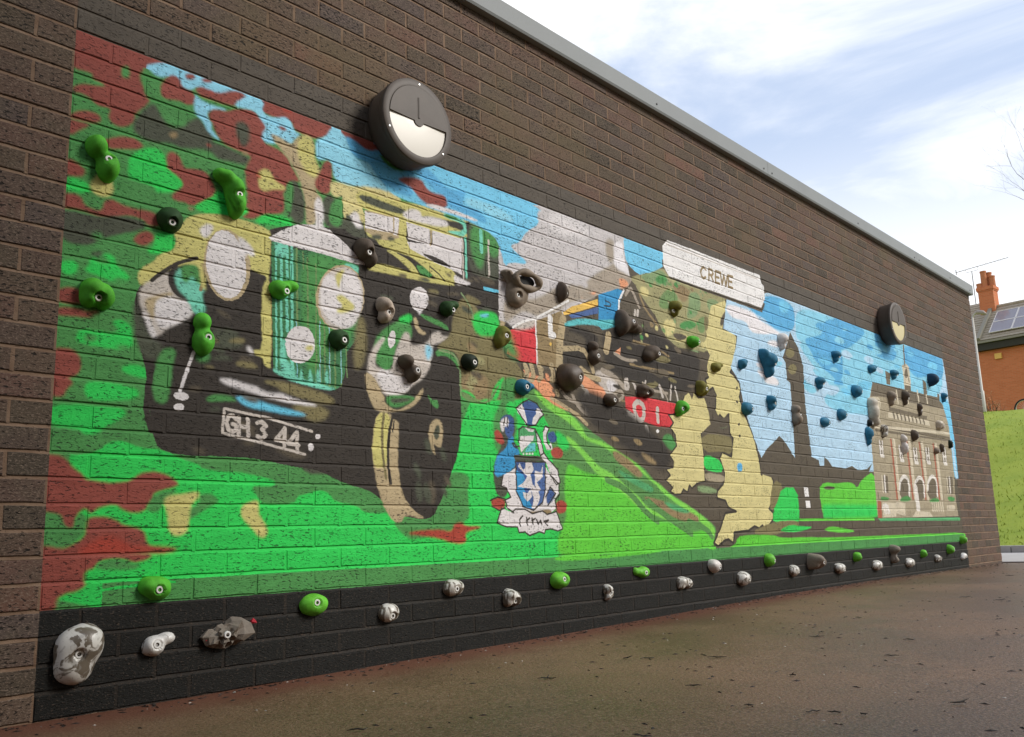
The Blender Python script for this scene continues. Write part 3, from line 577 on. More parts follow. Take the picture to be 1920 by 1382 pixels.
('p','BT',1,1,[2836,1162,2817,1159,2799,1162,2787,1166,2790,1170,2813,1171,2827,1168]),
('p','BK',1,1,[2832,1088,2813,1091,2785,1102,2784,1119,2803,1127,2829,1117,2854,1102]),
('p','BT',1,1,[2761,946,2732,940,2705,948,2687,958,2704,968,2732,968,2756,956]),
('p','BD',1,1,[2750,1033,2716,1032,2681,1046,2684,1056,2705,1060,2744,1054,2762,1043]),
('p','GC',1,3,[2259,1713,2209,1698,2173,1710,2147,1728,2198,1751,2231,1744,2251,1727]),
('p','GC',1,3,[2297,1690,2264,1686,2236,1695,2234,1706,2264,1717,2287,1712,2306,1703]),
('p','GC',1,3,[2546,1736,2503,1729,2457,1732,2425,1749,2468,1776,2510,1780,2566,1761]),
('p','GC',1,3,[2253,1747,2237,1735,2173,1729,2144,1743,2178,1762,2218,1778,2274,1768]),
('p','GT',1,3,[2516,1729,2496,1722,2472,1725,2463,1731,2482,1741,2505,1745,2522,1742]),
('p','GC',1,3,[2268,1713,2244,1718,2223,1730,2234,1742,2269,1743,2288,1737,2290,1722]),
('p','GC',1,3,[2313,1716,2266,1690,2222,1686,2185,1688,2184,1702,2241,1726,2278,1723]),
('p','GC',1,3,[2350,1693,2320,1694,2307,1715,2306,1727,2348,1729,2386,1722,2387,1706]),
('p','GC',1,3,[2516,1809,2473,1789,2435,1785,2415,1798,2454,1827,2500,1831,2541,1828]),
('p','GT',1,3,[2613,1695,2550,1672,2493,1673,2496,1691,2503,1707,2570,1722,2605,1707]),
('p','BR',1,2,[560,1241,535,1241,513,1254,497,1264,510,1267,536,1262,550,1248]),
('p','DK',1,2,[581,1186,573,1187,553,1192,533,1201,546,1209,567,1203,591,1196]),
('p','DK',1,2,[560,1133,544,1134,524,1143,505,1155,524,1159,547,1152,560,1140]),
('p','OL',1,2,[614,1169,597,1159,568,1158,547,1159,565,1172,583,1179,610,1179]),
('p','OL',1,2,[667,1080,633,1076,586,1078,577,1087,600,1101,634,1103,653,1093]),
('p','DK',1,2,[538,1116,524,1114,490,1125,473,1135,500,1143,523,1142,541,1127]),
('p','OL',1,2,[499,1059,483,1057,467,1059,467,1065,481,1067,497,1067,500,1063]),
('p','BR',1,2,[655,1106,628,1097,609,1099,594,1106,590,1113,613,1117,639,1111]),
('p','OL',1,2,[509,1149,485,1149,462,1153,465,1163,471,1168,494,1165,515,1157]),
('p','DK',1,2,[567,1096,529,1091,498,1086,496,1096,517,1110,546,1109,561,1106]),
('p','BK',1,3,[485,988,457,977,423,973,387,976,396,989,433,995,469,999]),
('p','BR',1,3,[670,956,649,954,622,959,601,970,607,979,640,979,671,970]),
('p','BR',1,3,[673,834,637,840,608,855,606,866,624,867,647,858,664,845]),
('p','BR',1,3,[648,852,637,853,616,864,605,875,617,880,634,875,647,862]),
('p','DK',1,3,[531,920,518,916,497,913,487,918,496,926,508,928,530,927]),
('p','BR',1,3,[868,776,829,765,768,780,735,794,755,805,811,802,860,790]),
('p','BR',1,3,[793,843,781,832,744,830,734,836,733,843,767,855,799,851]),
('p','BK',1,3,[734,996,703,996,662,1011,674,1023,699,1024,749,1022,750,1005]),
('p','BR',1,3,[458,977,431,972,415,976,411,983,425,990,455,994,457,986]),
('p','BR',1,3,[661,810,648,806,625,806,614,809,610,817,635,821,662,818]),
('p','BR',1,3,[474,769,460,768,440,776,428,783,445,787,465,785,487,776]),
('p','BR',1,3,[669,860,630,856,598,862,567,876,588,888,621,887,654,870]),
('p','DK',1,3,[1380,632,1374,672,1383,703,1399,702,1414,668,1412,629,1398,613]),
('p','DK',1,3,[1536,638,1526,648,1519,673,1522,692,1535,692,1544,672,1546,648]),
('p','DK',1,3,[1464,812,1439,821,1428,849,1426,875,1441,879,1458,857,1467,828]),
('p','DK',1,3,[1537,785,1520,798,1512,827,1514,847,1530,845,1544,822,1548,795]),
('p','DK',1,3,[1400,707,1385,718,1367,752,1369,778,1377,780,1401,756,1411,723]),
('p','BR',1,3,[1451,616,1438,656,1444,698,1464,709,1481,682,1484,636,1471,607]),
('p','DK',1,3,[1428,621,1414,661,1420,694,1437,698,1454,670,1461,629,1451,609]),
('p','BR',1,3,[1560,678,1539,695,1530,721,1537,735,1548,729,1565,707,1571,683]),
('p','BR',1,2,[1750,1611,1729,1617,1708,1624,1717,1630,1745,1632,1761,1620,1776,1614]),
('p','DK',1,2,[1719,1455,1689,1455,1657,1462,1647,1479,1660,1487,1692,1479,1716,1465]),
('p','BR',1,2,[1594,1606,1581,1602,1568,1606,1554,1611,1569,1616,1579,1616,1591,1611]),
('p','DK',1,2,[1251,1434,1217,1432,1205,1444,1198,1450,1230,1453,1271,1450,1270,1440]),
('p','DK',1,2,[1462,1555,1439,1551,1423,1554,1402,1560,1433,1570,1455,1569,1472,1564]),
('p','BR',1,2,[1340,1549,1312,1545,1294,1552,1298,1558,1315,1562,1342,1561,1340,1551]),
('p','OL',1,2,[1748,1502,1729,1506,1684,1514,1669,1534,1694,1541,1734,1535,1776,1520]),
('p','BR',1,2,[1499,1451,1465,1454,1447,1464,1444,1473,1468,1475,1501,1471,1513,1458]),
('p','OL',1,2,[1514,1511,1491,1510,1470,1510,1450,1516,1473,1526,1514,1526,1520,1519]),
('p','BR',1,2,[1725,1607,1700,1600,1673,1605,1659,1609,1673,1616,1702,1618,1729,1615]),
('p','BR',1,2,[1844,1615,1794,1617,1758,1633,1755,1643,1804,1646,1854,1640,1871,1626]),
('p','BR',1,2,[1498,1496,1476,1491,1454,1497,1450,1504,1476,1509,1498,1508,1527,1506]),
('p','DK',1,2,[1835,1494,1797,1485,1772,1489,1780,1497,1805,1506,1836,1506,1844,1499]),
('p','BR',1,2,[1650,1530,1603,1519,1578,1515,1559,1523,1573,1530,1615,1539,1637,1535]),
('p','BR',1,3,[1751,1310,1726,1305,1700,1306,1690,1321,1703,1329,1723,1327,1741,1317]),
('p','BR',1,3,[1745,1161,1730,1176,1729,1188,1743,1196,1757,1187,1771,1174,1760,1162]),
('p','BR',1,3,[1757,1347,1738,1349,1732,1356,1725,1360,1743,1364,1758,1359,1757,1349]),
('p','OV',1,3,[1734,1138,1700,1141,1680,1161,1695,1177,1710,1178,1734,1162,1737,1144]),
('p','BR',1,3,[1730,1166,1711,1171,1694,1184,1699,1196,1713,1198,1729,1187,1741,1174]),
('p','BT',1,3,[1716,1272,1693,1283,1677,1304,1683,1322,1710,1319,1734,1299,1743,1280]),
('p','OV',1,3,[1708,1103,1683,1112,1668,1132,1679,1147,1699,1145,1715,1130,1715,1108]),
('p','BR',1,3,[1682,1195,1658,1194,1644,1204,1633,1214,1652,1221,1670,1216,1685,1204]),
('p','OV',1,3,[1769,1229,1738,1235,1725,1252,1744,1265,1763,1266,1784,1253,1789,1237]),
('p','G2',1,3,[1697,1198,1677,1204,1653,1213,1668,1225,1684,1225,1706,1216,1719,1204]),
('p','MG',1,3,[139,1351,119,1346,99,1352,97,1363,115,1373,133,1367,142,1359]),
('p','MG',1,3,[123,1428,103,1418,87,1428,81,1436,88,1441,108,1448,119,1435]),
('p','MG',1,3,[211,1080,198,1080,182,1083,172,1091,191,1097,205,1098,216,1088]),
('p','MG',1,3,[175,1141,158,1135,133,1135,132,1144,135,1153,160,1161,172,1152]),
('p','MG',1,3,[213,1453,199,1446,185,1444,180,1450,182,1455,199,1464,214,1461]),
('p','MG',1,3,[123,1110,114,1099,91,1090,78,1097,75,1105,94,1118,109,1115]),
('p','MG',1,3,[37,1119,36,1108,23,1104,10,1108,8,1113,23,1124,37,1124]),
('p','MG',1,3,[64,1146,53,1142,42,1140,31,1147,38,1157,54,1157,61,1153]),
('p','MG',1,3,[165,1131,149,1129,127,1139,128,1150,149,1158,173,1151,178,1140]),
('p','MG',1,3,[218,1417,193,1408,176,1408,175,1421,194,1429,212,1437,228,1432]),
('p','MG',1,3,[189,1298,177,1289,163,1291,150,1299,170,1313,189,1313,202,1312]),
('p','DK',1,3,[115,1367,99,1362,86,1369,86,1377,99,1383,116,1385,128,1379]),
('p','MG',1,3,[100,1191,86,1188,71,1190,70,1198,80,1206,95,1207,101,1198]),
('p','MG',1,3,[130,1182,121,1175,109,1168,96,1171,98,1179,108,1187,121,1186]),
('p','MA',1,2,[452,2090,438,2083,421,2083,419,2091,439,2104,456,2107,462,2099]),
('p','BT',1,2,[710,1782,701,1779,693,1777,690,1781,697,1785,705,1787,709,1785]),
('p','BT',1,2,[406,1598,398,1595,388,1598,390,1606,393,1609,404,1609,413,1607]),
('p','BT',1,2,[786,2167,769,2164,757,2169,754,2176,770,2182,781,2181,787,2171]),
('p','MA',1,2,[633,1732,628,1727,617,1724,608,1728,611,1734,624,1738,634,1737]),
('p','CR',1,2,[774,2087,752,2085,738,2092,737,2101,761,2109,781,2109,791,2097]),
('p','BT',1,2,[608,1865,592,1859,581,1862,585,1872,592,1876,606,1875,606,1869]),
('p','MA',1,2,[754,2008,744,2006,729,2012,732,2020,740,2025,757,2023,766,2018]),
('p','CR',1,2,[467,1852,459,1849,451,1849,447,1853,450,1857,457,1858,462,1854]),
('p','CR',1,2,[656,1785,646,1788,638,1797,644,1804,651,1803,660,1800,661,1790]),
('p','BT',1,2,[435,2113,434,2112,426,2109,422,2113,420,2116,429,2119,438,2119]),
('p','CR',1,2,[464,2049,456,2051,451,2054,454,2060,459,2061,467,2060,468,2053]),
('l','WG',0,0.01,[887,871,709,906,542,925,537,842,729,809,859,785]),
('l','WG',0,0.015,[586,893,572,905,558,901,551,879,559,855,574,849,587,856,587,873,573,874]),
('l','WG',0,0.015,[596,900,597,841]),
('l','WG',0,0.015,[631,897,633,838]),
('l','WG',0,0.015,[596,870,632,867]),
('l','WG',0,0.015,[666,886,684,890,700,877,685,864,701,845,685,831,668,839]),
('l','WG',0,0.015,[775,809,774,875,741,832,781,827]),
('l','WG',0,0.015,[826,798,825,865,791,821,832,816]),
('p','WH',0,0,[925,854,924,851,923,848,920,846,917,844,914,843,910,844,907,845,904,847,903,850,902,852,903,856,904,858,907,861,910,862,913,863,917,863,920,862,923,860,924,857]),
('p','WH',0,0,[898,813,897,809,896,805,893,801,889,799,885,798,881,799,877,800,874,804,873,808,872,812,872,817,874,821,877,824,881,827,885,828,889,827,892,825,895,822,897,818]),
('p','G2',1,1,[1984,1123,2113,1165,2221,1109,2380,1061,2472,1007,2618,945,2795,866,2958,824,3051,752,3208,679,3420,603,3610,523,3676,477,3638,415,3623,367,2200,370,2234,944,2131,1085]),
('p','LG',2,3,[2246,968,2303,956,2358,914,2344,876,2286,873,2255,916]),
('p','YG',2,3,[2328,807,2363,808,2480,767,2629,764,2703,727,2818,665,2908,601,3021,593,3072,527,3221,526,3401,455,3571,488,3641,433,3622,362,3085,370,2597,367,2233,362,2239,461,2286,511,2313,577,2298,694]),
('p','LY',2,2,[2113,1158,2220,1101,2379,1054,2459,998,2492,945,2592,944,2718,903,2916,831,2956,807,3037,751,3123,728,3207,670,3420,603,3592,523,3664,478,3630,415,3571,488,3384,577,3175,661,3036,743,2900,813,2767,849,2640,907,2540,925,2467,936,2387,1000,2307,1033,2185,1075,2112,1135]),
('p','LY',2,2,[2325,950,2383,931,2463,882,2534,839,2581,802,2694,774,2808,705,2914,658,2965,610,3105,560,3268,534,3221,522,3074,552,2907,593,2791,665,2677,718,2566,762,2495,814,2438,865,2346,914]),
('p','BT',2,2,[2692,902,2796,874,2901,822,2967,774,2909,756,2817,802,2713,846]),
('p','TE',2,2,[2710,806,2908,748,3062,710,3029,676,2918,707,2785,753]),
('p','BT',2,2,[2914,666,3114,644,3338,594,3495,550,3474,515,3253,534,3081,610]),
('p','TE',2,2,[3114,644,3293,611,3416,577,3335,568,3198,594]),
('l','G2',2,0.035,[2640,741,2781,704,2884,641,2962,577,3072,527]),
('l','G2',2,0.035,[2996,634,3107,577,3221,526,3401,455]),
('l','G2',2,0.035,[3378,525,3570,479,3615,434]),
('p','OR',1,1,[2124,1174,2224,1169,2222,1131,2277,1106,2380,1069,2276,1083,2166,1126]),
('l','TN',0,0.02,[2233,1125,2357,1083,2427,1058,2497,1016]),
('p','PY',0,0,[3979,1932,4000,1879,3942,1807,3923,1738,4047,1732,4093,1708,4074,1644,4043,1568,4014,1504,3969,1458,4015,1443,4076,1400,4089,1351,4063,1308,4092,1240,4114,1196,4173,1120,4221,1043,4261,914,4269,834,4393,828,4427,779,4409,677,4343,597,4391,572,4383,527,4269,469,4233,494,4189,475,4132,490,4049,463,3878,456,3851,392,3800,416,3745,408,3679,378,3630,398,3710,477,3786,572,3916,582,3827,605,3796,646,3700,659,3715,705,3793,753,3812,819,3790,856,3769,902,3802,941,3909,918,3945,1036,3911,1063,3910,1184,3849,1145,3806,1171,3776,1149,3755,1195,3778,1293,3747,1335,3690,1310,3664,1379,3702,1397,3693,1464,3738,1537,3676,1607,3717,1652,3707,1709,3750,1766,3790,1862]),
('l','BK',0,0.014,[3979,1932,4000,1879,3942,1807,3923,1738,4047,1732,4093,1708,4074,1644,4043,1568,4014,1504,3969,1458,4015,1443,4076,1400,4089,1351,4063,1308,4092,1240,4114,1196,4173,1120,4221,1043,4261,914,4269,834,4393,828,4427,779,4409,677,4343,597,4391,572,4383,527,4269,469,4233,494,4189,475,4132,490,4049,463,3878,456,3851,392,3800,416,3745,408,3679,378,3630,398,3710,477,3786,572,3916,582,3827,605,3796,646,3700,659,3715,705,3793,753,3812,819,3790,856,3769,902,3802,941,3909,918,3945,1036,3911,1063,3910,1184,3849,1145,3806,1171,3776,1149,3755,1195,3778,1293,3747,1335,3690,1310,3664,1379,3702,1397]),
('p','PY',0,0,[3415,1248,3468,1276,3497,1238,3528,1282,3566,1249,3637,1260,3679,1179,3687,1104,3574,1040,3590,894,3580,757,3486,741,3433,713,3411,731,3382,690,3344,707,3316,676,3254,675,3209,692,3235,714,3170,755,3219,782,3177,815,3255,827,3259,862,3224,895,3301,951,3292,1013,3249,1054,3284,1083,3241,1124,3338,1141]),
('l','BK',0,0.01,[3574,1040,3590,894,3580,757,3486,741,3433,713,3411,731,3382,690,3344,707,3316,676,3254,675,3209,692,3235,714,3170,755,3219,782,3177,815,3255,827,3259,862,3224,895,3301,951,3292,1013,3249,1054,3284,1083,3241,1124,3338,1141,3415,1248]),
('p','LG',1,1,[3586,912,3690,908,3776,884,3806,819,3677,815,3576,834]),
('p','BU',1,1,[3582,812,3818,799,3798,758,3687,755,3584,766]),
('p','OL',1,1,[3568,1040,3891,1052,3933,1016,3910,928,3802,946,3588,926]),
('p','SG',1,2,[3496,737,3716,714,3695,686,3491,692]),
('p','SG',1,2,[3754,1119,3866,1137,3889,1100,3786,1088]),
('p','SB',1,1,[3963,877,4028,887,4034,836,3974,820]),
('p','OL',1,1,[3699,1787,3761,1777,3732,1693,3695,1688]),
('p','BR',1,1,[3937,1837,4000,1879,3970,1802,3894,1739,3891,1779]),
('p','BR',1,1,[3712,1274,3747,1335,3786,1291,3733,1228,3761,1173,3850,1151,3910,1185,3907,1098,3695,1083,3657,1259]),
('p','BK',0,0,[4054,1366,4053,1363,4051,1360,4048,1358,4044,1356,4040,1355,4037,1355,4034,1356,4031,1358,4030,1360,4030,1363,4031,1366,4033,1369,4036,1371,4039,1373,4043,1374,4047,1374,4050,1373,4052,1371,4054,1368]),
('p','BK',0,0,[4046,1275,4045,1272,4043,1269,4040,1267,4036,1265,4033,1265,4029,1265,4026,1266,4024,1267,4022,1270,4022,1273,4023,1275,4025,1278,4028,1280,4032,1282,4035,1283,4039,1283,4042,1282,4044,1280,4046,1278]),
('p','BK',0,0,[4048,1131,4047,1128,4045,1125,4042,1123,4038,1122,4034,1121,4031,1121,4028,1122,4025,1124,4024,1126,4024,1129,4025,1132,4027,1135,4030,1137,4033,1138,4037,1139,4041,1139,4044,1138,4046,1136,4047,1134]),
('p','BK',0,0,[4046,1057,4045,1054,4043,1051,4040,1049,4037,1048,4033,1047,4029,1047,4026,1048,4024,1050,4023,1052,4023,1055,4024,1058,4026,1061,4029,1063,4032,1064,4036,1065,4039,1065,4042,1064,4045,1062,4046,1059]),
('p','BK',0,0,[4289,820,4288,817,4286,815,4283,813,4279,811,4275,811,4271,811,4268,812,4266,814,4264,817,4264,819,4265,822,4267,825,4270,827,4274,828,4278,829,4282,828,4285,827,4288,825,4289,823]),
('p','PB',0,0,[3994,1947,4581,2098,6041,2111,8212,2132,8247,1956,8267,1206,6168,899,5365,912,4305,906,4271,957,4205,1075,4129,1208,4099,1327,4078,1412,3982,1488,4071,1640,4096,1714,3925,1737,3947,1797]),
('p','AQ',2,3,[5010,2079,5541,2098,6607,2113,7029,2106,7827,2084,8177,2068,8089,1684,6444,1288,6169,1359,5981,1357,5538,1332,5283,1403,5525,1522,5228,1643,5043,1735,4944,1859]),
('p','SB',2,2,[3990,1939,4178,1942,4434,1966,4543,2090,4988,2092,4948,1883,4774,1844,4591,1849,4488,1898,4360,1909,4261,1946]),
('p','SB',2,2,[5541,2098,6294,2098,6211,2026,5964,1912,5716,1864,5755,1782,5725,1654,5622,1581,5544,1609,5238,1691,5200,1756,5064,1842,5279,1886,5422,1932]),
('p','SL',2,3,[4721,2073,4913,2085,4875,2009,4751,1976]),
('p','SB',2,2,[5532,2105,6274,2109,6224,2044,6019,1986,5957,1899,5703,1842,5458,1764]),
('p','SB',2,2,[6461,2102,6624,2109,6914,2110,6975,1975,6855,1902,6658,1886,6408,1899,6487,2028]),
('p','SB',2,2,[7156,2116,8149,2133,8217,2088,8212,1960,8105,1874,7941,1835,7749,1875,7391,1804,7202,1879,7118,1946]),
('p','SB',2,2,[5555,1694,5753,1719,5705,1596,5531,1585]),
('p','CW',2,2,[3985,1907,4115,1920,4340,1917,4419,1876,4591,1849,4724,1825,4767,1809,4629,1811,4446,1777,4275,1767,4244,1836,4061,1827,3987,1856]),
('p','PB',1,2,[6575,1759,6541,1749,6433,1759,6399,1783,6450,1803,6538,1800,6598,1785]),
('p','SL',1,2,[5492,1692,5392,1685,5319,1698,5278,1716,5377,1735,5464,1733,5537,1725]),
('p','SL',1,2,[6301,1616,6222,1591,6091,1578,6024,1596,5999,1615,6166,1650,6325,1643]),
('p','SB',1,2,[5889,1666,5812,1657,5760,1667,5749,1682,5783,1697,5841,1696,5862,1676]),
('p','SL',1,2,[5033,1486,4952,1501,4875,1518,4893,1539,4981,1545,5057,1528,5062,1504]),
('p','AQ',1,2,[5159,1437,5084,1442,5001,1470,5026,1499,5098,1517,5176,1499,5235,1466]),
('p','PB',1,2,[6382,1823,6320,1801,6238,1810,6173,1839,6253,1872,6325,1874,6396,1856]),
('p','AQ',1,2,[5255,1607,5195,1609,5187,1620,5206,1633,5237,1632,5285,1628,5296,1616]),
('p','AQ',1,2,[6232,1696,6194,1684,6128,1687,6083,1695,6140,1713,6207,1723,6247,1716]),
('p','AQ',1,2,[5149,1919,5048,1908,5009,1928,4992,1945,5093,1967,5185,1963,5200,1944]),
('p','SB',1,2,[5801,2054,5618,2019,5451,2010,5499,2045,5590,2074,5745,2092,5834,2081]),
('p','AQ',1,2,[6608,1931,6421,1900,6275,1906,6237,1950,6346,1989,6481,1989,6602,1970]),
('p','AQ',1,2,[6269,2268,6119,2195,5915,2170,5737,2163,5762,2209,5979,2252,6204,2298]),
('p','PB',1,2,[5144,1555,5060,1544,5014,1558,5023,1577,5069,1594,5136,1581,5175,1571]),
('p','SB',1,2,[5961,2171,5849,2135,5750,2105,5676,2117,5644,2132,5777,2172,5879,2182]),
('p','AQ',1,2,[5720,1750,5646,1728,5565,1728,5524,1742,5504,1758,5608,1767,5691,1773]),
('p','SL',1,2,[5998,1532,5867,1525,5782,1546,5804,1573,5928,1595,6050,1588,6063,1558]),
('p','AQ',1,2,[6678,2173,6588,2148,6452,2130,6380,2134,6365,2150,6512,2181,6598,2189]),
('p','AQ',1,2,[5472,1574,5402,1554,5278,1576,5192,1604,5261,1629,5395,1630,5520,1618]),
('p','SB',1,2,[5517,1966,5399,1951,5293,1971,5345,2009,5406,2020,5502,2020,5543,1993]),
('p','PB',1,2,[5627,1501,5507,1454,5357,1462,5245,1482,5335,1526,5522,1542,5638,1536]),
('p','SL',1,2,[6201,1574,6106,1565,6030,1566,6051,1585,6102,1595,6182,1606,6220,1590]),
('p','PB',1,2,[5007,1792,4939,1785,4919,1805,4911,1818,4977,1829,5026,1815,5053,1801]),
('p','SL',1,2,[5786,1489,5705,1498,5654,1522,5702,1541,5776,1542,5843,1528,5841,1498]),
('p','AQ',1,2,[5665,1400,5559,1387,5501,1400,5476,1419,5578,1433,5658,1439,5736,1431]),
('p','PB',1,2,[5978,1793,5840,1786,5719,1804,5763,1844,5824,1863,5922,1850,5974,1815]),
('p','SK',1,3,[4586,1305,4522,1291,4459,1292,4406,1304,4406,1322,4491,1333,4567,1327]),
('p','CW',1,3,[4675,1604,4572,1585,4473,1600,4478,1633,4523,1658,4595,1658,4671,1630]),
('p','CW',1,3,[4609,1438,4525,1438,4427,1439,4414,1478,4469,1494,4560,1502,4635,1471]),
('p','PB',1,3,[4383,1330,4304,1329,4252,1334,4260,1351,4328,1362,4376,1360,4415,1346]),
('p','SK',1,3,[4690,1595,4631,1574,4553,1583,4475,1593,4513,1616,4621,1623,4718,1617]),
('p','PB',1,3,[4402,1372,4332,1354,4274,1365,4232,1375,4263,1391,4338,1404,4381,1391]),
('p','CW',1,3,[4684,1729,4649,1716,4560,1712,4502,1727,4538,1748,4622,1763,4686,1750]),
('p','CW',1,3,[4455,1480,4381,1471,4350,1496,4321,1517,4427,1522,4519,1514,4486,1488]),
('p','PB',1,3,[4679,1159,4620,1144,4536,1138,4458,1144,4519,1171,4575,1175,4633,1174]),
('p','CW',1,3,[4452,1539,4380,1534,4336,1544,4315,1561,4378,1572,4470,1585,4480,1561]),
('p','SL',1,2,[7331,2003,7263,2003,7205,2023,7268,2047,7315,2048,7368,2046,7414,2027]),
('p','AQ',1,2,[5589,1652,5537,1650,5481,1657,5529,1682,5565,1687,5618,1687,5655,1668]),
('p','SB',1,2,[5723,1560,5634,1554,5533,1553,5561,1587,5597,1603,5697,1602,5721,1582]),
('p','SK',1,2,[7938,1788,7779,1747,7666,1747,7684,1780,7715,1811,7833,1810,7935,1810]),
('p','AQ',1,2,[5910,2035,5871,2023,5821,2013,5815,2022,5809,2030,5854,2042,5879,2039]),
('p','AQ',1,2,[5813,1908,5703,1896,5611,1905,5674,1945,5713,1961,5793,1952,5810,1934]),
('p','SK',1,2,[6999,2195,6896,2209,6867,2244,6911,2270,7040,2280,7145,2260,7125,2227]),
('p','AQ',1,2,[6987,2011,6933,1999,6895,2009,6898,2024,6963,2039,7013,2037,7018,2026]),
('p','AQ',1,2,[8128,2348,7916,2318,7800,2331,7932,2386,8049,2413,8165,2411,8225,2377]),
('p','SL',1,2,[6738,1966,6688,1959,6643,1958,6614,1970,6666,1984,6701,1982,6727,1977]),
('p','SL',1,2,[7995,1956,7862,1947,7739,1950,7758,1996,7865,2028,8007,2025,8040,1993]),
('p','SB',1,2,[7203,2231,7122,2220,7071,2230,7097,2251,7146,2270,7218,2260,7241,2251]),
('p','SB',1,2,[5874,2070,5744,2056,5665,2065,5652,2093,5788,2126,5887,2133,5890,2094]),
('p','AQ',1,2,[6138,1927,6094,1919,6072,1927,6089,1940,6115,1947,6159,1946,6164,1935]),
('p','SB',1,2,[6395,1936,6358,1930,6285,1938,6277,1955,6289,1975,6374,1982,6420,1962]),
('p','SK',1,2,[7138,2152,7058,2132,6965,2136,6918,2162,6931,2187,7076,2197,7180,2193]),
('p','AQ',1,2,[6086,1800,6024,1784,5946,1769,5902,1793,5910,1812,6021,1829,6068,1820]),
('p','SL',1,2,[6948,1845,6902,1843,6860,1851,6871,1869,6936,1882,6989,1873,7011,1859]),
('p','BR',0,0,[4871,1859,4974,1760,5035,1630,5016,1469,5011,1321,5039,967,5148,949,5163,838,4736,889,4772,954,4789,1169,4797,1335,4800,1479,4757,1496,4756,1618,4720,1652]),
('p','OL',0,0,[4911,1711,4905,1699,4893,1688,4877,1677,4857,1670,4835,1665,4814,1664,4796,1667,4783,1673,4775,1682,4774,1693,4779,1704,4791,1716,4807,1726,4827,1734,4849,1739,4870,1740,4888,1738,4902,1731,4910,1722]),
('p','OL',0,0,[4925,1594,4919,1582,4907,1569,4890,1559,4870,1551,4849,1547,4828,1546,4810,1549,4797,1556,4789,1566,4788,1577,4794,1590,4805,1602,4822,1612,4842,1620,4863,1625,4884,1626,4902,1622,4916,1616,4924,1606]),
('p','BR',0,0,[4272,915,4378,991,4472,1037,4569,1090,4651,1048,4770,947,5039,970,5140,908,5229,906,5245,980,5317,949,5410,884,5579,902,5728,931,5838,899,6024,918,6130,965,6049,894,5880,828,5804,760,5700,811,5551,784,5416,793,5150,775,5098,533,4760,530,4778,745,4573,741,4431,799,4267,824]),
('p','YG',1,1,[5106,747,5205,793,5415,787,5584,803,5725,798,5788,757,5880,828,6163,910,6203,700,6152,510,5133,517]),
('p','LG',0,6,[5145,632,6139,638,6128,540,5136,533]),
('p','BR',1,1,[5183,754,5251,768,5383,763,5378,744,5219,738]),
('p','OL',1,1,[4431,799,4575,752,4468,648,4394,587,4344,607]),
('p','LG',1,1,[4394,587,4468,648,4539,740,4766,745,4765,535,4731,499,4379,502]),
('p','BR',0,0,[4778,745,5107,752,5135,528,4764,530]),
('p','SI',0,0,[4868,747,4933,749,4937,684,4872,683]),
('p','SI',0,0,[4872,657,4941,657,4946,607,4876,607]),
('p','OL',1,1,[4381,517,4759,525,4770,462,4476,446,4387,428,4047,448]),
('p','BR',0,0,[4759,521,6069,525,8172,518,8215,375,6720,383,5250,392,4587,403,4712,446]),
('p','YG',1,1,[3871,380,3911,430,4056,437,4369,431,4475,409,4825,408,5250,396,6034,392,6600,390,7239,387,8251,385,8297,333,6710,348,4735,357,3756,358]),
('p','LG',1,1,[4479,466,4616,495,4774,483,4987,475,4720,442,4477,451]),
('p','YG',1,1,[5105,447,5240,478,5422,464,5709,435,5468,424]),
('p','YG',0,0,[4761,535,6070,529,6066,512,4758,517]),
('p','TE',0,0,[6129,545,7018,529,8176,528,8164,498,6173,507]),
('p','BU',0,0,[6322,1656,6840,1632,7917,1680,8080,1616,8168,1465,8207,1351,8230,1152,8111,784,8132,539,6135,528,6144,685,6152,963,6165,1224,6178,1445]),
('p','BD',0,0,[6322,1656,7948,1681,8047,1618,8063,1579,6472,1547,6244,1525]),
('p','BP',1,1,[6244,1525,6470,1538,6410,1399,6360,1299,6195,1338,6201,1442]),
('p','BD',0,0,[6637,1473,7558,1466,7548,1435,6627,1436]),
('p','BP',0,0,[6600,1424,7602,1430,7615,1381,6587,1378]),
('l','BD',0,0.035,[6718,1423,6728,1390]),
('l','BD',0,0.035,[6805,1424,6815,1390]),
('l','BD',0,0.035,[6894,1425,6903,1390]),
('l','BD',0,0.035,[6984,1425,6993,1391]),
('l','BD',0,0.035,[7075,1426,7085,1391]),
('l','BD',0,0.035,[7168,1427,7178,1391]),
('l','BD',0,0.035,[7263,1427,7273,1392]),
('l','BD',0,0.035,[7359,1428,7370,1392]),
('l','BD',0,0.035,[7458,1429,7468,1393]),
('p','BD',0,0,[6499,1309,8151,1307,8144,1286,6353,1272]),
('l','BP',0,0.03,[6850,1631,6858,1529]),
('l','BP',0,0.03,[7109,1657,7116,1553]),
('l','BP',0,0.03,[7381,1685,7388,1578]),
('l','BP',0,0.03,[7609,1708,7616,1599]),
('l','BP',0,0.025,[6244,1277,8164,1344]),
('l','BD',0,0.02,[6273,1247,8238,1273]),
('l','RO',0,0.035,[6595,1180,6598,692]),
('l','BP',0,0.06,[6658,1174,6653,702]),
('l','RO',0,0.035,[6960,1188,6964,696]),
('l','BP',0,0.06,[7028,1182,7023,707]),
('l','RO',0,0.035,[7278,1195,7282,699]),
('l','BP',0,0.06,[7351,1188,7345,711]),
('l','RO',0,0.035,[7648,1203,7652,704]),
('l','BP',0,0.06,[7725,1197,7720,715]),
('p','BD',0,0,[6320,1163,6409,1164,6401,1043,6312,1043]),
('l','BW',0,0.03,[6337,1155,6340,1040,6400,1039]),
('l','BW',0,0.025,[6392,1158,6386,1042]),
('l','BW',0,0.02,[6331,1097,6397,1100]),
('p','BD',0,0,[6752,1149,6849,1149,6839,1023,6742,1024]),
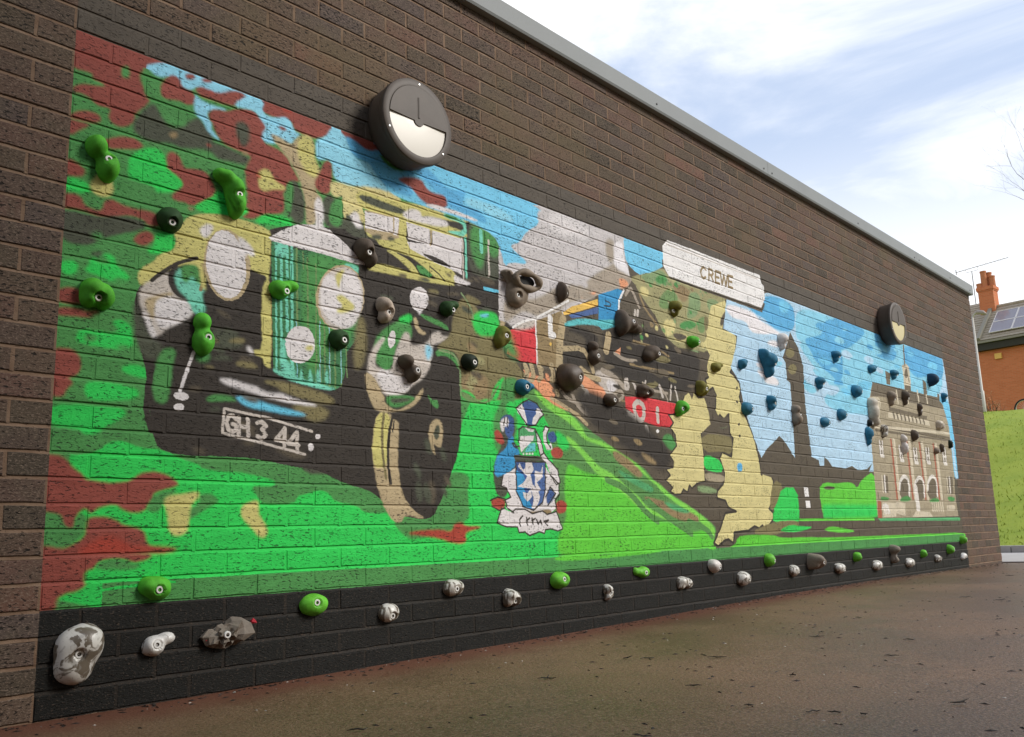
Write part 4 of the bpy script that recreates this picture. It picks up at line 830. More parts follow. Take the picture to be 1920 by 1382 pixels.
('l','BW',0,0.03,[6771,1140,6773,1020,6838,1019]),
('l','BW',0,0.025,[6831,1143,6823,1022]),
('l','BW',0,0.02,[6764,1080,6835,1083]),
('p','BD',0,0,[7098,1148,7202,1148,7190,1018,7086,1018]),
('l','BW',0,0.03,[7118,1138,7119,1015,7188,1013]),
('l','BW',0,0.025,[7182,1142,7172,1017]),
('l','BW',0,0.02,[7110,1076,7186,1080]),
('p','BD',0,0,[7412,1165,7523,1165,7509,1031,7399,1031]),
('l','BW',0,0.03,[7433,1155,7434,1028,7508,1026]),
('l','BW',0,0.025,[7502,1159,7490,1030]),
('l','BW',0,0.02,[7425,1091,7505,1095]),
('p','BD',0,0,[7875,1179,7995,1180,7979,1039,7859,1040]),
('l','BW',0,0.03,[7898,1169,7898,1036,7977,1035]),
('l','BW',0,0.025,[7972,1173,7958,1038]),
('l','BW',0,0.02,[7888,1102,7976,1106]),
('p','BD',0,0,[6296,876,6433,876,6419,737,6282,735]),
('l','BW',0,0.03,[6368,869,6354,745]),
('l','BP',0,0.03,[6313,867,6304,745]),
('p','BD',0,0,[7904,915,8090,915,8065,753,7879,750]),
('l','BW',0,0.03,[8002,907,7977,762]),
('l','BP',0,0.03,[7927,904,7910,761]),
('p','BD',1,1,[6651,692,6685,829,6758,876,6829,888,6890,864,6908,815,6877,685]),
('l','BW',1,0.035,[6673,770,6696,830,6771,876,6836,885,6894,860,6905,805,6887,725]),
('p','BD',1,1,[7003,686,7041,828,7119,876,7196,888,7261,864,7280,813,7246,678]),
('l','BW',1,0.035,[7028,767,7053,828,7134,876,7203,886,7266,859,7277,803,7256,720]),
('p','BD',1,1,[7333,700,7375,847,7458,896,7540,909,7610,884,7629,831,7591,692]),
('l','BW',1,0.035,[7360,784,7387,847,7474,897,7548,906,7614,879,7626,821,7603,735]),
('l','BW',0,0.09,[7060,778,7066,616]),
('p','BP',0,0,[6564,662,6773,654,6740,547,6536,567]),
('p','BP',0,0,[7000,586,7348,581,7423,535,6901,537]),
('p','MG',2,2,[6651,692,6848,724,6944,676,6669,663]),
('p','MG',2,2,[7384,690,7577,713,7689,672,7375,664]),
('p','MG',2,2,[6226,706,6421,699,6414,675,6240,669]),
('p','MG',2,2,[7871,728,8104,720,8054,675,7889,685]),
('p','RO',0,0,[6168,668,6239,664,6226,530,6143,530]),
('p','BP',0,0,[6262,660,6409,656,6561,653,6528,538,6252,534]),
('l','BW',1,0.03,[6261,613,6279,632,6354,637,6399,576]),
('l','BW',0,0.025,[6302,627,6296,571]),
('l','BW',0,0.025,[6339,628,6333,571]),
('l','BW',0,0.025,[6376,628,6370,571]),
('l','BP',0,0.035,[7433,654,7438,597]),
('l','BP',0,0.035,[7488,655,7493,597]),
('l','BP',0,0.035,[7544,655,7549,597]),
('l','BP',0,0.035,[7601,655,7606,597]),
('l','BP',0,0.035,[7658,656,7663,597]),
('l','BP',0,0.035,[7716,656,7721,597]),
('l','BP',0,0.05,[7849,619,8033,620]),
('p','SL',0,0,[7932,1682,8063,1615,8165,1411,8165,1148,8159,914,8267,901,8287,1260,8260,1633,8167,1731]),
('p','PB',0,0,[8175,1306,8228,1278,8251,901,8186,899]),
('p','BD',0,0,[6631,1791,6746,1777,6717,1672,6634,1672]),
('p','BP',0,0,[7056,1890,7161,1918,7232,1892,7228,1708,7189,1665,7049,1670,7058,1785]),
('l','BD',0,0.03,[7147,2086,7125,1899]),
('p','BD',0,0,[7181,1828,7175,1814,7165,1801,7153,1790,7139,1782,7125,1778,7112,1779,7102,1784,7096,1793,7094,1804,7096,1818,7102,1832,7112,1845,7124,1856,7138,1864,7152,1868,7164,1867,7174,1863,7181,1854,7183,1842]),
('l','BD',0,0.02,[7161,1874,7189,1752]),
('p','BD',0,0,[7061,1709,7218,1716,7216,1668,7059,1661]),
('p','BD',0,0,[7559,1813,7640,1802,7643,1682,7541,1672]),
('p','BD',0,0,[7932,1721,7990,1716,7976,1633,7918,1637]),
('p','DK',1,1,[1820,772,1851,838,1882,873,1868,980,1899,1016,1960,1021,1975,963,1955,902,2001,854,1979,778,1902,643,1844,643,1823,707]),
('p','WH',0,0,[1882,741,1930,759,1965,777,2169,793,2205,751,2257,718,2260,665,2225,639,2236,596,2195,574,1958,578,1900,591,1890,635,1925,644,1903,684,1874,692]),
('p','BL',1,1,[1931,926,1961,920,1959,877,1995,854,1991,828,1963,819,1965,785,1930,759,1882,741,1835,728,1826,780,1851,830,1899,857,1918,883]),
('p','CB',1,1,[1874,985,1893,1012,1935,1019,1967,1001,1965,954,1934,901,1907,925,1897,966]),
('p','WH',1,1,[1878,989,1915,1011,1935,990,1922,959,1901,964,1892,932,1873,949]),
('l','BK',1,0.006,[1905,1004,1898,966]),
('l','BK',1,0.006,[1923,1006,1919,963]),
('p','CR',1,1,[1832,932,1855,948,1884,923,1900,891,1882,876,1842,891]),
('p','CB',1,1,[2024,1083,2069,1100,2126,1086,2154,1055,2128,1000,2101,979,2060,976,2033,1006,2026,1053]),
('p','WH',0,0,[1983,1053,2020,1080,2038,1049,2054,993,2044,979,2018,1013,1991,1031]),
('p','WH',0,0,[2125,1066,2160,1063,2172,1039,2138,1014,2114,984,2086,986,2097,1019,2117,1036]),
('p','TE',0,0,[1997,956,2025,971,2109,964,2111,867,2088,848,2001,844,1992,896]),
('p','TB',0,0,[2059,891,2103,898,2105,860,2032,852]),
('p','WH',0,0,[2001,924,2101,934,2091,909,2033,871,2007,849,1996,879]),
('p','WH',0,0,[2035,967,2103,963,2093,949,2059,950]),
('p','DK',0,0,[1958,835,2184,839,2180,815,1962,809]),
('p','WH',0,0,[2030,844,2030,842,2029,841,2027,840,2025,839,2023,838,2020,839,2018,839,2017,840,2016,842,2015,843,2016,845,2017,846,2019,847,2021,848,2023,849,2025,848,2027,848,2029,847,2030,845]),
('p','WH',0,0,[2050,845,2050,843,2049,842,2047,841,2045,840,2042,839,2040,839,2038,840,2036,841,2035,843,2035,844,2036,846,2037,847,2038,848,2041,849,2043,850,2045,849,2047,849,2049,848,2050,846]),
('p','WH',0,0,[2070,846,2070,844,2069,843,2067,841,2065,841,2062,840,2060,840,2058,841,2056,842,2055,843,2055,845,2056,847,2057,848,2059,849,2061,850,2063,851,2065,850,2067,850,2069,849,2070,847]),
('p','WH',0,0,[2091,847,2090,845,2089,844,2087,842,2085,842,2083,841,2080,841,2078,842,2077,843,2076,844,2075,846,2076,848,2077,849,2079,850,2081,851,2083,852,2086,851,2088,851,2089,850,2090,848]),
('p','WH',0,0,[2115,954,2144,914,2162,854,2199,821,2260,779,2273,718,2243,707,2205,749,2179,801,2139,842,2120,895]),
('p','WH',0,0,[2162,957,2183,985,2210,976,2186,943,2189,908,2207,893,2218,918,2226,873,2183,869,2162,915]),
('p','CB',1,1,[2193,952,2245,966,2266,921,2221,902,2194,924]),
('p','CR',1,1,[2210,870,2260,892,2303,874,2301,841,2250,830,2215,846]),
('p','CB',0,0,[1966,806,2170,811,2165,681,2140,621,2075,585,2008,603,1968,669]),
('p','BL',0,0,[1967,769,2008,745,2024,678,2046,629,2075,592,2008,605,1967,669]),
('p','NV',0,0,[2086,807,2169,809,2162,681,2140,629,2092,599,2086,680]),
('p','WH',0,0,[2033,805,2075,811,2086,773,2065,747,2077,705,2112,680,2125,646,2094,592,2066,594,2079,637,2062,686,2012,688,1973,692,2026,720,2040,744,2015,758,1980,784,1990,801,2016,769,2028,778]),
('p','WH',0,0,[2008,668,2038,664,2063,681,2068,646,2036,625,2017,643]),
('p','WH',0,0,[2094,769,2133,762,2152,797,2149,741,2107,714,2133,679,2111,670,2091,703]),
('p','BL',0,0,[1988,761,2015,749,2026,725,1978,702]),
('p','CB',1,1,[2163,647,2200,696,2236,665,2214,630,2177,609]),
('p','CR',1,1,[1801,628,1844,644,1892,634,1890,597,1853,584,1810,601]),
('p','CR',1,1,[2235,622,2279,638,2322,614,2304,577,2248,567,2233,594]),
('p','BT',1,1,[1983,595,2068,575,2197,596,2201,566,2067,562,1982,574]),
('p','WH',0,0,[1867,595,1934,577,1959,591,2019,591,2068,570,2138,583,2169,566,2235,580,2279,499,2243,489,2191,500,2155,497,2147,479,2109,488,2045,471,2014,489,1976,485,1965,511,1896,512,1836,531]),
('l','BK',0,0.007,[1966,806,2170,811,2165,681,2140,621,2075,585,2008,603,1968,669,1966,806]),
('l','BK',0,0.007,[1867,595,1836,531,1896,512,1965,511,1976,485,2014,489,2045,471,2109,488,2147,479,2155,497,2191,500,2243,489,2279,499,2235,580]),
('l','BK',0,0.007,[1934,577,1959,591,2019,591,2068,570,2138,583,2169,566,2235,580]),
('l','BK',0,0.007,[1983,1053,2020,1080,2069,1102,2126,1088,2172,1039,2138,1014,2114,984,2060,974,2018,1013,1983,1053]),
('l','BK',0,0.007,[2115,954,2144,914,2162,854,2139,842,2120,895]),
('l','BK',0,0.007,[2162,854,2199,821,2260,779,2273,718,2243,707,2205,749]),
('l','BK',0,0.007,[2162,957,2183,985,2210,976,2186,943,2189,908,2213,881]),
('l','BK',0,0.007,[1992,896,1997,956,2025,971,2109,964,2118,903]),
('l','BK',0,0.007,[1882,741,1869,692,1903,684,1928,644,1892,631,1906,595,1946,574]),
('l','BK',0,0.007,[2205,751,2263,709,2264,661,2227,630,2242,592]),
('l','BK',0,0.007,[2163,647,2200,696,2236,665,2177,609]),
('l','BK',0,0.007,[1801,628,1844,644,1892,634]),
('l','BK',0,0.007,[1810,601,1853,584,1890,597]),
('l','BK',0,0.007,[1966,886,1950,889,1959,873,1994,878]),
('l','BK',0,0.008,[2002,560,1983,544,1987,515]),
('l','BK',0,0.008,[2028,552,2035,519]),
('l','BK',0,0.008,[2027,539,2049,550]),
('l','BK',0,0.008,[2065,550,2073,523]),
('l','BK',0,0.008,[2064,539,2087,548]),
('l','BK',0,0.008,[2096,542,2109,522,2121,538,2131,522]),
('l','BK',0,0.008,[2147,535,2178,541,2159,528,2171,516]),
('p','BD0',0,0,[0,-100,8280,-100,8280,300,0,300]),
('p','BG0',0,0,[0,2100,8240,2100,8240,2245,0,2245]),
('p','BR',0,0,[3278,2010,3344,1952,4469,1936,4519,2005,4455,2032,3318,2019]),
('p','SI',0,0,[3342,2190,4476,2204,4490,2153,4525,2133,4524,2037,4459,1968,3334,1963,3284,2012,3286,2141]),
('l','WG',0,0.008,[3333,2161,4440,2170]),
('l','BT',0,0.016,[3761,2094,3738,2105,3713,2090,3701,2067,3706,2041,3729,2030,3754,2042]),
('l','BT',0,0.016,[3791,2032,3801,2108,3837,2107,3850,2089,3832,2070,3795,2068]),
('l','BT',0,0.016,[3820,2068,3845,2032]),
('l','BT',0,0.016,[3932,2110,3882,2110,3871,2033,3921,2033]),
('l','BT',0,0.016,[3876,2071,3917,2072]),
('l','BT',0,0.016,[3941,2111,3953,2034,3987,2104,4000,2034,4035,2113]),
('l','BT',0,0.016,[4098,2115,4045,2114,4034,2036,4086,2036]),
('l','BT',0,0.016,[4040,2075,4082,2075]),
('p','MG',0,0,[170,300,8225,300,8225,369,170,369]),
('p','LG',0,0,[123,348,343,367,395,361,395,357,123,342]),
('p','YG',1,1,[2212,371,2491,378,2617,361,2707,377,3089,381,3087,361,2447,347,2211,351]),
('p','YG',1,1,[3578,379,3667,379,3634,356,3554,370])]
RES = .002; MW, MH = 8.30, 2.244
def chaikin(p, n, closed):
    for _ in range(n):
        if closed:
            q = np.roll(p, -1, 0); p = np.stack([.75 * p + .25 * q, .25 * p + .75 * q], 1).reshape(-1, 2)
        else:
            q = p[1:]; a = p[:-1]; m = np.stack([.75 * a + .25 * q, .25 * a + .75 * q], 1).reshape(-1, 2); p = np.vstack([p[:1], m, p[-1:]])
    return p
def blur(m, r):
    for ax in (0, 1):
        c = np.cumsum(np.pad(m, [(r + 1, r) if a == ax else (0, 0) for a in (0, 1)], mode='edge'), ax); n = m.shape[ax]
        m = (np.take(c, range(2 * r + 1, 2 * r + 1 + n), ax) - np.take(c, range(0, n), ax)) / (2 * r + 1)
    return m
def paint_mural():
    H, W = int(MH / RES), int(MW / RES); img = np.zeros((H, W, 4), np.float32)
    for kind, c, sm, s, flat in MURAL:
        pts = np.array(flat, float).reshape(-1, 2) / 1000
        p = chaikin(pts, sm, kind == 'p') / RES
        pad = 2 + (int(s) * 3 if kind == 'p' else int(s / RES) + 1)
        x0, y0 = np.floor(p.min(0)).astype(int) - pad; x1, y1 = np.ceil(p.max(0)).astype(int) + pad
        x0 = max(x0, 0); y0 = max(y0, 0); x1 = min(x1, W); y1 = min(y1, H)
        if x1 <= x0 or y1 <= y0: continue
        if kind == 'p':
            cnt = np.zeros((y1 - y0, x1 - x0 + 1))
            for a, b in zip(p, np.roll(p, -1, 0)):
                if a[1] > b[1]: a, b = b, a
                ys = np.arange(max(int(np.ceil(a[1] - .5)), y0), min(int(np.ceil(b[1] - .5)), y1))
                if len(ys) == 0: continue
                xx = a[0] + (ys + .5 - a[1]) / (b[1] - a[1]) * (b[0] - a[0])
                np.add.at(cnt, (ys - y0, np.clip(np.ceil(xx - .5).astype(int) - x0, 0, x1 - x0)), 1)
            m = (np.cumsum(cnt, 1) % 2)[:, :-1]
            if s: m = blur(blur(m, int(s)), int(s))
        else:
            X, Y = np.meshgrid(np.arange(x0, x1) + .5, np.arange(y0, y1) + .5); d = np.full(X.shape, 1e9)
            for a, b in zip(p[:-1], p[1:]):
                v = b - a; L = v @ v + 1e-9; t = np.clip(((X - a[0]) * v[0] + (Y - a[1]) * v[1]) / L, 0, 1)
                d = np.minimum(d, np.hypot(X - a[0] - t * v[0], Y - a[1] - t * v[1]))
            m = np.clip(s / RES / 2 - d + .5, 0, 1)
        m = m[..., None]
        col = np.array([min(v * GAIN, .82) for v in lin(COLS[c])] + [1.0])
        if c in ('BD0', 'BG0'): col = np.array(list(lin(COLS[c])) + [1.0])
        img[y0:y1, x0:x1] = img[y0:y1, x0:x1] * (1 - m) + col * m
    # stored as display values: albedo -> sRGB
    a = img[..., :3]; img[..., :3] = np.where(a <= .0031308, a * 12.92, 1.055 * np.power(np.maximum(a, 1e-6), 1 / 2.4) - .055)
    im = bpy.data.images.new('mural_paint', W, H, alpha=True); im.alpha_mode = 'CHANNEL_PACKED'
    im.pixels.foreach_set(np.ascontiguousarray(img, np.float32).ravel()); im.update(); im.pack()
    return im
MURAL_IMG = paint_mural()

# ------------------------------------------------------------------ wall materials
BL, BH = .225, .075
def wall_material(name, mortar):
    m = Mat(name); p = m.pos(); sp = m.node('ShaderNodeSeparateXYZ'); m.l.new(p, sp.inputs[0]); x, y, z = sp.outputs
    wob = m.noise(p, 26, 3, .75, col=True); ws = m.node('ShaderNodeSeparateXYZ'); m.l.new(wob, ws.inputs[0])
    u = m.math('DIVIDE', m.math('MULTIPLY_ADD', m.math('SUBTRACT', ws.outputs[0], .5), .012, x), MW)
    v = m.math('DIVIDE', m.math('MULTIPLY_ADD', m.math('SUBTRACT', ws.outputs[1], .5), .006, z), MH)
    cb = m.node('ShaderNodeCombineXYZ'); m.l.new(u, cb.inputs[0]); m.l.new(v, cb.inputs[1])
    im = m.node('ShaderNodeTexImage', image=MURAL_IMG, extension='CLIP', interpolation='Linear'); m.l.new(cb.outputs[0], im.inputs[0])
    # the left border of the paint is cut straight
    edge = m.math('GREATER_THAN', x, .002)
    cov = m.math('MULTIPLY', m.math('GREATER_THAN', im.outputs['Alpha'], .5), edge)
    big = m.noise(p, 1.1, 2, .6); mid = m.noise(p, 9, 3, .65); fine = m.noise(p, 1.0, 2, .75, stretch=(110, 110, 210))
    pits = m.noise(p, 1.0, 2, .6, .5, stretch=(60, 60, 165))
    if mortar:
        base = m.mix(m.ramp(mid, .35, .65), (.170, .106, .068, 1), (.235, .158, .106, 1))
        base = m.mix(m.math('MULTIPLY', m.ramp(big, .5, .68), .5), base, (.12, .092, .052, 1))
        pit = m.ramp(pits, .36, .28); pit0 = pit; pc = m.math('MULTIPLY', pit, .55)
    else:
        row = m.math('FLOOR', m.math('DIVIDE', z, BH)); odd = m.math('MULTIPLY', m.math('MODULO', row, 2), .5)
        col = m.math('FLOOR', m.math('SUBTRACT', m.math('DIVIDE', m.math('ADD', x, 9.0), BL), odd))
        c2 = m.node('ShaderNodeCombineXYZ'); m.l.new(row, c2.inputs[0]); m.l.new(col, c2.inputs[1])
        w = m.node('ShaderNodeTexWhiteNoise', noise_dimensions='2D'); m.l.new(c2.outputs[0], w.inputs['Vector'])
        rp = m.node('ShaderNodeValToRGB'); m.l.new(w.outputs[0], rp.inputs[0]); e = rp.color_ramp.elements
        e[0].position = 0; e[0].color = (0.068, 0.054, 0.040, 1); e[1].position = 1; e[1].color = (0.159, 0.083, 0.058, 1)
        for q, c in ((.18, (0.092, 0.067, 0.047, 1)), (.36, (0.122, 0.081, 0.058, 1)), (.52, (0.092, 0.069, 0.061, 1)), (.68, (0.111, 0.073, 0.053, 1)), (.82, (0.133, 0.077, 0.059, 1)), (.9, (0.083, 0.063, 0.049, 1))):
            k = e.new(q); k.color = c
        base = m.mix(m.math('MULTIPLY', m.ramp(mid, .42, .7), .6), rp.outputs[0], (0.094, 0.075, 0.052, 1))
        base = m.mix(m.math('MULTIPLY', m.ramp(fine, .48, .72), .6), base, (0.292, 0.219, 0.168, 1))
        base = m.mix(m.math('MULTIPLY', m.ramp(big, .52, .7), .45), base, (0.146, 0.112, 0.058, 1))
        w2 = m.node('ShaderNodeSeparateColor'); m.l.new(w.outputs[1], w2.inputs[0])
        pv = m.math('ADD', m.math('MULTIPLY_ADD', m.math('SUBTRACT', mid, .5), .2, m.math('MULTIPLY_ADD', cov, .022, -.010)), m.math('MULTIPLY', m.math('SUBTRACT', w2.outputs[1], .42), .10))
        pit = m.ramp(m.math('ADD', pits, pv), .425, .34); pit0 = m.ramp(pits, .425, .34)
        pc = m.math('MULTIPLY', pit, m.math('MULTIPLY_ADD', cov, -.22, .88))
    stroke = m.noise(p, 1.0, 2, .6, .8, stretch=(6, 6, 42))
    scuff = m.math('ADD', m.math('ADD', m.math('MULTIPLY', mid, .26), m.math('MULTIPLY', stroke, .46)), m.math('MULTIPLY_ADD', fine, .26, .51))
    sc = m.node('ShaderNodeVectorMath', operation='SCALE'); m.l.new(im.outputs['Color'], sc.inputs[0]); m.l.new(scuff, sc.inputs['Scale'])
    low = m.math('MULTIPLY', m.math('LESS_THAN', z, .298), m.math('MULTIPLY', m.ramp(fine, .57, .68), .26))
    cov = m.math('MULTIPLY', cov, m.math('SUBTRACT', 1.0, low))
    pcov = m.math('MULTIPLY', cov, m.math('MULTIPLY_ADD', m.math('LESS_THAN', z, .296), -.05, 1.0)) if mortar else cov
    colr = m.mix(pcov, base, sc.outputs[0])
    colr = m.mix(pc, colr, (.016, .014, .011, 1))
    h = m.math('MULTIPLY_ADD', pit0, -1.0, m.math('MULTIPLY', fine, .8))
    m.bump(h, .9, .0028)
    return m.out(colr, m.math('MULTIPLY_ADD', cov, -.22, .92), spec=.25)
M_BRICK = wall_material('rustic_brick', False); M_MORTAR = wall_material('mortar', True)

# ------------------------------------------------------------------ ground
GX = [-300, -40, -4, .3, 1.3, 2.2, 3.2, 4.4, 6, 9.2, 13, 40, 400]; GZ = [0, 0, -.004, 0, .010, .016, .032, .05, .058, .046, .04, .04, .04]
def gz(x): return float(np.interp(x, GX, GZ))
def ground_mat():
    m = Mat('wet_tarmac'); p = m.pos(); sp = m.node('ShaderNodeSeparateXYZ'); m.l.new(p, sp.inputs[0])
    big = m.noise(p, .8, 5, .62); mid = m.noise(p, 5, 5, .65); gr = m.noise(p, 95, 3, .9)
    vor = m.node('ShaderNodeTexVoronoi', feature='F1'); m.l.new(p, vor.inputs['Vector']); vor.inputs['Scale'].default_value = 150
    c = m.mix(m.ramp(big, .35, .65), (.098, .052, .025, 1), (.168, .094, .050, 1))
    c = m.mix(m.math('MULTIPLY', m.ramp(mid, .5, .72), .5), c, (.094, .056, .028, 1))
    c = m.mix(m.math('MULTIPLY', m.ramp(gr, .52, .66), .7), c, (.27, .185, .13, 1))
    c = m.mix(m.math('MULTIPLY', m.ramp(gr, .47, .36), .8), c, (.022, .016, .011, 1))
    # reddish algae line along the foot of the wall
    d = m.math('ADD', sp.outputs[1], m.math('MULTIPLY', m.math('SUBTRACT', mid, .5), .34))
    red = m.ramp(d, -.34, -.06)
    fadex = m.ramp(sp.outputs[0], 7.5, 4.5)
    c = m.mix(m.math('MULTIPLY', m.math('MULTIPLY', red, fadex), .75), c, (.135, .048, .028, 1))
    h = m.math('ADD', m.math('MULTIPLY', vor.outputs[0], .8), m.math('MULTIPLY', gr, .6))
    m.bump(h, .5, .003)
    return m.out(c, m.ramp(big, .35, .7, .42, .58), spec=.38)
def grid_sheet(name, xs, ys, zf, mat, kind='structure', smooth=True):
    v = [(x, y, zf(x, y)) for y in ys for x in xs]; n = len(xs)
    f = [(j * n + i, j * n + i + 1, (j + 1) * n + i + 1, (j + 1) * n + i) for j in range(len(ys) - 1) for i in range(n - 1)]
    return tag(meshobj(name, v, f, mat, None, smooth), kind=kind)
ground = grid_sheet('ground', GX, [-300, -40, -10, -4, -1, 0, .5, 10, 40, 300], lambda x, y: gz(x), ground_mat())

# ------------------------------------------------------------------ brick building
WL0, WL1, WTOP = -2.7, 9.40, 3.0
bld = empty('brick_building', (0, 0, 0), 'long low brown brick building with a painted mural of car, train and hall', 'building')
mb = MB(); mb.box((WL0 + .01, .33, -.3), (WL1 - .02, 12, WTOP - .05)); mb.build('flat_roof_block', plain('roof_felt', (.06, .06, .06), .9), bld)
def brick_mesh(w, seed, h=BH - .0105):
    """a stretcher: bevelled front with uneven arrises"""
    rr = random.Random(seed); hx, hz = w / 2, h / 2; b = .0018
    nx = 4 if w > .15 else 2
    per = [(-hx + w * i / nx, -hz) for i in range(nx)] + [(hx, -hz), (hx, 0)] + [(hx - w * i / nx, hz) for i in range(nx)] + [(-hx, hz), (-hx, 0)]
    n = len(per); V = []; F = []
    j = [(rr.uniform(-.0011, .0011), rr.uniform(-.0011, .0011), rr.uniform(-.0006, .0006)) for _ in per]
    def ring(inset, y, k=1.0):
        o = len(V)
        for (px, pz), (jx, jz, jy) in zip(per, j):
            sx = -1 if px >= hx - 1e-6 else (1 if px <= -hx + 1e-6 else 0); sz = -1 if pz >= hz - 1e-6 else (1 if pz <= -hz + 1e-6 else 0)
            V.append((px + sx * inset + jx * k, y + jy * k, pz + sz * inset + jz * k))
        return o
    a = ring(0, .05, 0); c = ring(0, b * .9); d = ring(b * 1.1, 0, 1.2)
    for r0, r1 in ((a, c), (c, d)):
        for i in range(n): F.append((r0 + i, r0 + (i + 1) % n, r1 + (i + 1) % n, r1 + i))
    F.append(tuple(d + i for i in range(n)))
    return V, F
VAR = {}
def variant(w, s):
    key = (round(w, 4), s)
    if key not in VAR:
        V, F = brick_mesh(w, s * 31 + int(w * 1000)); me = bpy.data.meshes.new('brick'); me.from_pydata(V, [], F); me.update(); me.materials.append(M_BRICK); VAR[key] = (me, np.array(V), F)
    return VAR[key]
rot = Matrix.Identity(3)
from mathutils import Euler
Rm = np.array(Euler(CAM_ROT, 'XYZ').to_matrix())
def shown(x, z):
    q = (np.array((x, 0, z)) - np.array(CAM_LOC)) @ Rm; d = -q[2]
    px = 960 + 19.4 + 1622 * q[0] / d; py = 691 + 32 - 1622 * q[1] / d
    return (-60 < px < 1980 and -30 < py < 1412), d
bricks = []
for k in range(0, 40):
    off = 0 if k % 2 == 0 else -BL / 2
    x = WL0 + off
    while x < WL1 - .01:
        a, b = max(x, WL0), min(x + BL, WL1 + .0)
        w = b - a - (.0085 if b < WL1 - 1e-6 else .004)
        if w > .03:
            jz = rnd.uniform(-.0008, .0008); bricks.append((a + .00425 + w / 2, (k + .5) * BH + jz, w, rnd.randrange(10), rnd.uniform(-.0016, .0002), rnd.uniform(-.003, .003)))
        x += BL
# mortar: weather-struck bed joints, set back under each brick and nearly flush above the next; perpends almost flush
prof = [(.32, -.3), (.006, -.3)]
for k in range(0, 41):
    zj = k * BH; prof += [(.006, zj - .0064), (.0003, zj - .0058), (.0044, zj + .0052), (.006, zj + .0060)]
prof += [(.006, 3.02), (.32, 3.02)]
n = len(prof); mb = MB(); mb.add([(X, y, z) for X in (WL0, WL1 - .006) for y, z in prof], [(i, i + 1, n + i + 1, n + i) for i in range(n - 1)] + [tuple(range(n - 1, -1, -1)), tuple(range(n, 2 * n))])
for x, z, w, *_ in bricks:
    xl = x - w / 2 - .004; k = math.floor(z / BH); d0 = rnd.uniform(.0001, .0011)
    mb.add([(xl - .006, d0, k * BH + .003), (xl + .006, d0, k * BH + .003), (xl + .006, d0, k * BH + BH - .0055), (xl - .006, d0, k * BH + BH - .0055)], [(0, 1, 2, 3)])
body = mb.build('mortar_bed', M_MORTAR, bld)
near = []
for i, q in enumerate(bricks):
    s, d = shown(q[0], q[1])
    if s: near.append((d * (1.0 if q[2] > .2 else 1.6), i))
near = {i for _, i in sorted(near)[:300]}
V, F, off = [], [], 0
for i, (x, z, w, s, yj, ry) in enumerate(bricks):
    me, vv, ff = variant(round(w, 4), s)
    if i in near:
        o = bpy.data.objects.new('brick', me); o.location = (x, yj, z); o.rotation_euler = (0, ry, 0); link(o, bld)
    else:
        c, sn = math.cos(ry), math.sin(ry)
        V.append(np.stack([vv[:, 0] * c + vv[:, 2] * sn + x, vv[:, 1] + yj, -vv[:, 0] * sn + vv[:, 2] * c + z], 1)); F += [tuple(t + off for t in f) for f in ff]; off += len(vv)
me = bpy.data.meshes.new('brick_courses'); me.from_pydata(np.vstack(V).tolist(), [], F); me.update(); me.materials.append(M_BRICK)
tag(link(bpy.data.objects.new('brick_courses', me), bld), kind='stuff')
# movement joint: thin sealant bead
mb = MB(); mb.box((4.095, .001, 2.26), (4.103, .02, 2.985)); mb.build('movement_joint', plain('sealant', (.30, .22, .16), .7), bld)

# unseen block added behind the camera to shade the left of the mural wall
shade_blk = empty('added_shade_block', (0, -8, 0), 'unseen brown brick block added to shade the left of the mural wall', 'building')
mb = MB(); mb.box((-16, -7.0, -.4), (3.5, 2.6, 7.0)); ow = mb.build('wall', plain('shade_block_brick', (.15, .11, .075), .9, .25, 6, .3), shade_blk)
mb = MB(); mb.box((-16.2, -7.2, 7.0), (3.7, 2.8, 7.25)); mb.build('roof_edge', plain('roof_grey', (.12, .12, .12), .7), shade_blk)
for i in range(5):
    mb = MB(); mb.box((-13 + 3.4 * i, 2.59, 1.1), (-11.4 + 3.4 * i, 2.64, 2.3)); wn_ = mb.build('window', plain('frame_white', (.6, .6, .58), .5), shade_blk)
    mb = MB(); mb.box((-12.92 + 3.4 * i, 2.6, 1.18), (-11.48 + 3.4 * i, 2.65, 2.22)); mb.build('pane', plain('pane_dark', (.03, .035, .04), .1, spec=.8), wn_)

# coping: folded metal sections with screws
M_COP = plain('coping_metal', (.24, .255, .255), .6, .10, 3, metal=.0, spec=.25); M_SCREW = plain('screw_dark', (.03, .03, .03), .5)
cuts = [WL0 - .05, 1.66, 4.655, 7.66, WL1 + .03]
CB, CT, CY = 2.990, 3.092, -.042
for a, b in zip(cuts[:-1], cuts[1:]):
    a += .0012; b -= .0012; mb = MB()
    prof = [(.02, CB - .012), (CY + .006, CB - .012), (CY, CB), (CY, CT - .006), (CY + .006, CT), (.36, CT + .02), (.36, CT + .012), (CY + .012, CT - .008), (CY + .008, CB + .004), (.02, CB - .004)]
    n = len(prof); vs_ = [(X, y, z) for X in (a, b) for y, z in prof]
    mb.add(vs_, [(i, (i + 1) % n, n + (i + 1) % n, n + i) for i in range(n)] + [tuple(range(n))[::-1], tuple(range(n, 2 * n))])
    cop = mb.build('coping', M_COP, bld)
    for sx in ((a + .06, b - .06) if b - a > 2.5 else (a + .06, b - .12)):
        s = MB(); s.lathe([(.0001, -.004), (.006, -.003), (.007, 0)], 10); so = s.build('screw', M_SCREW, cop); so.location = (sx, CY - .0005, CB + .022)
    s = MB(); s.lathe([(.0001, -.004), (.006, -.003), (.007, 0)], 10); so = s.build('screw', M_SCREW, cop); so.location = ((a + b) / 2 + .1, CY - .0005, CB + .03)

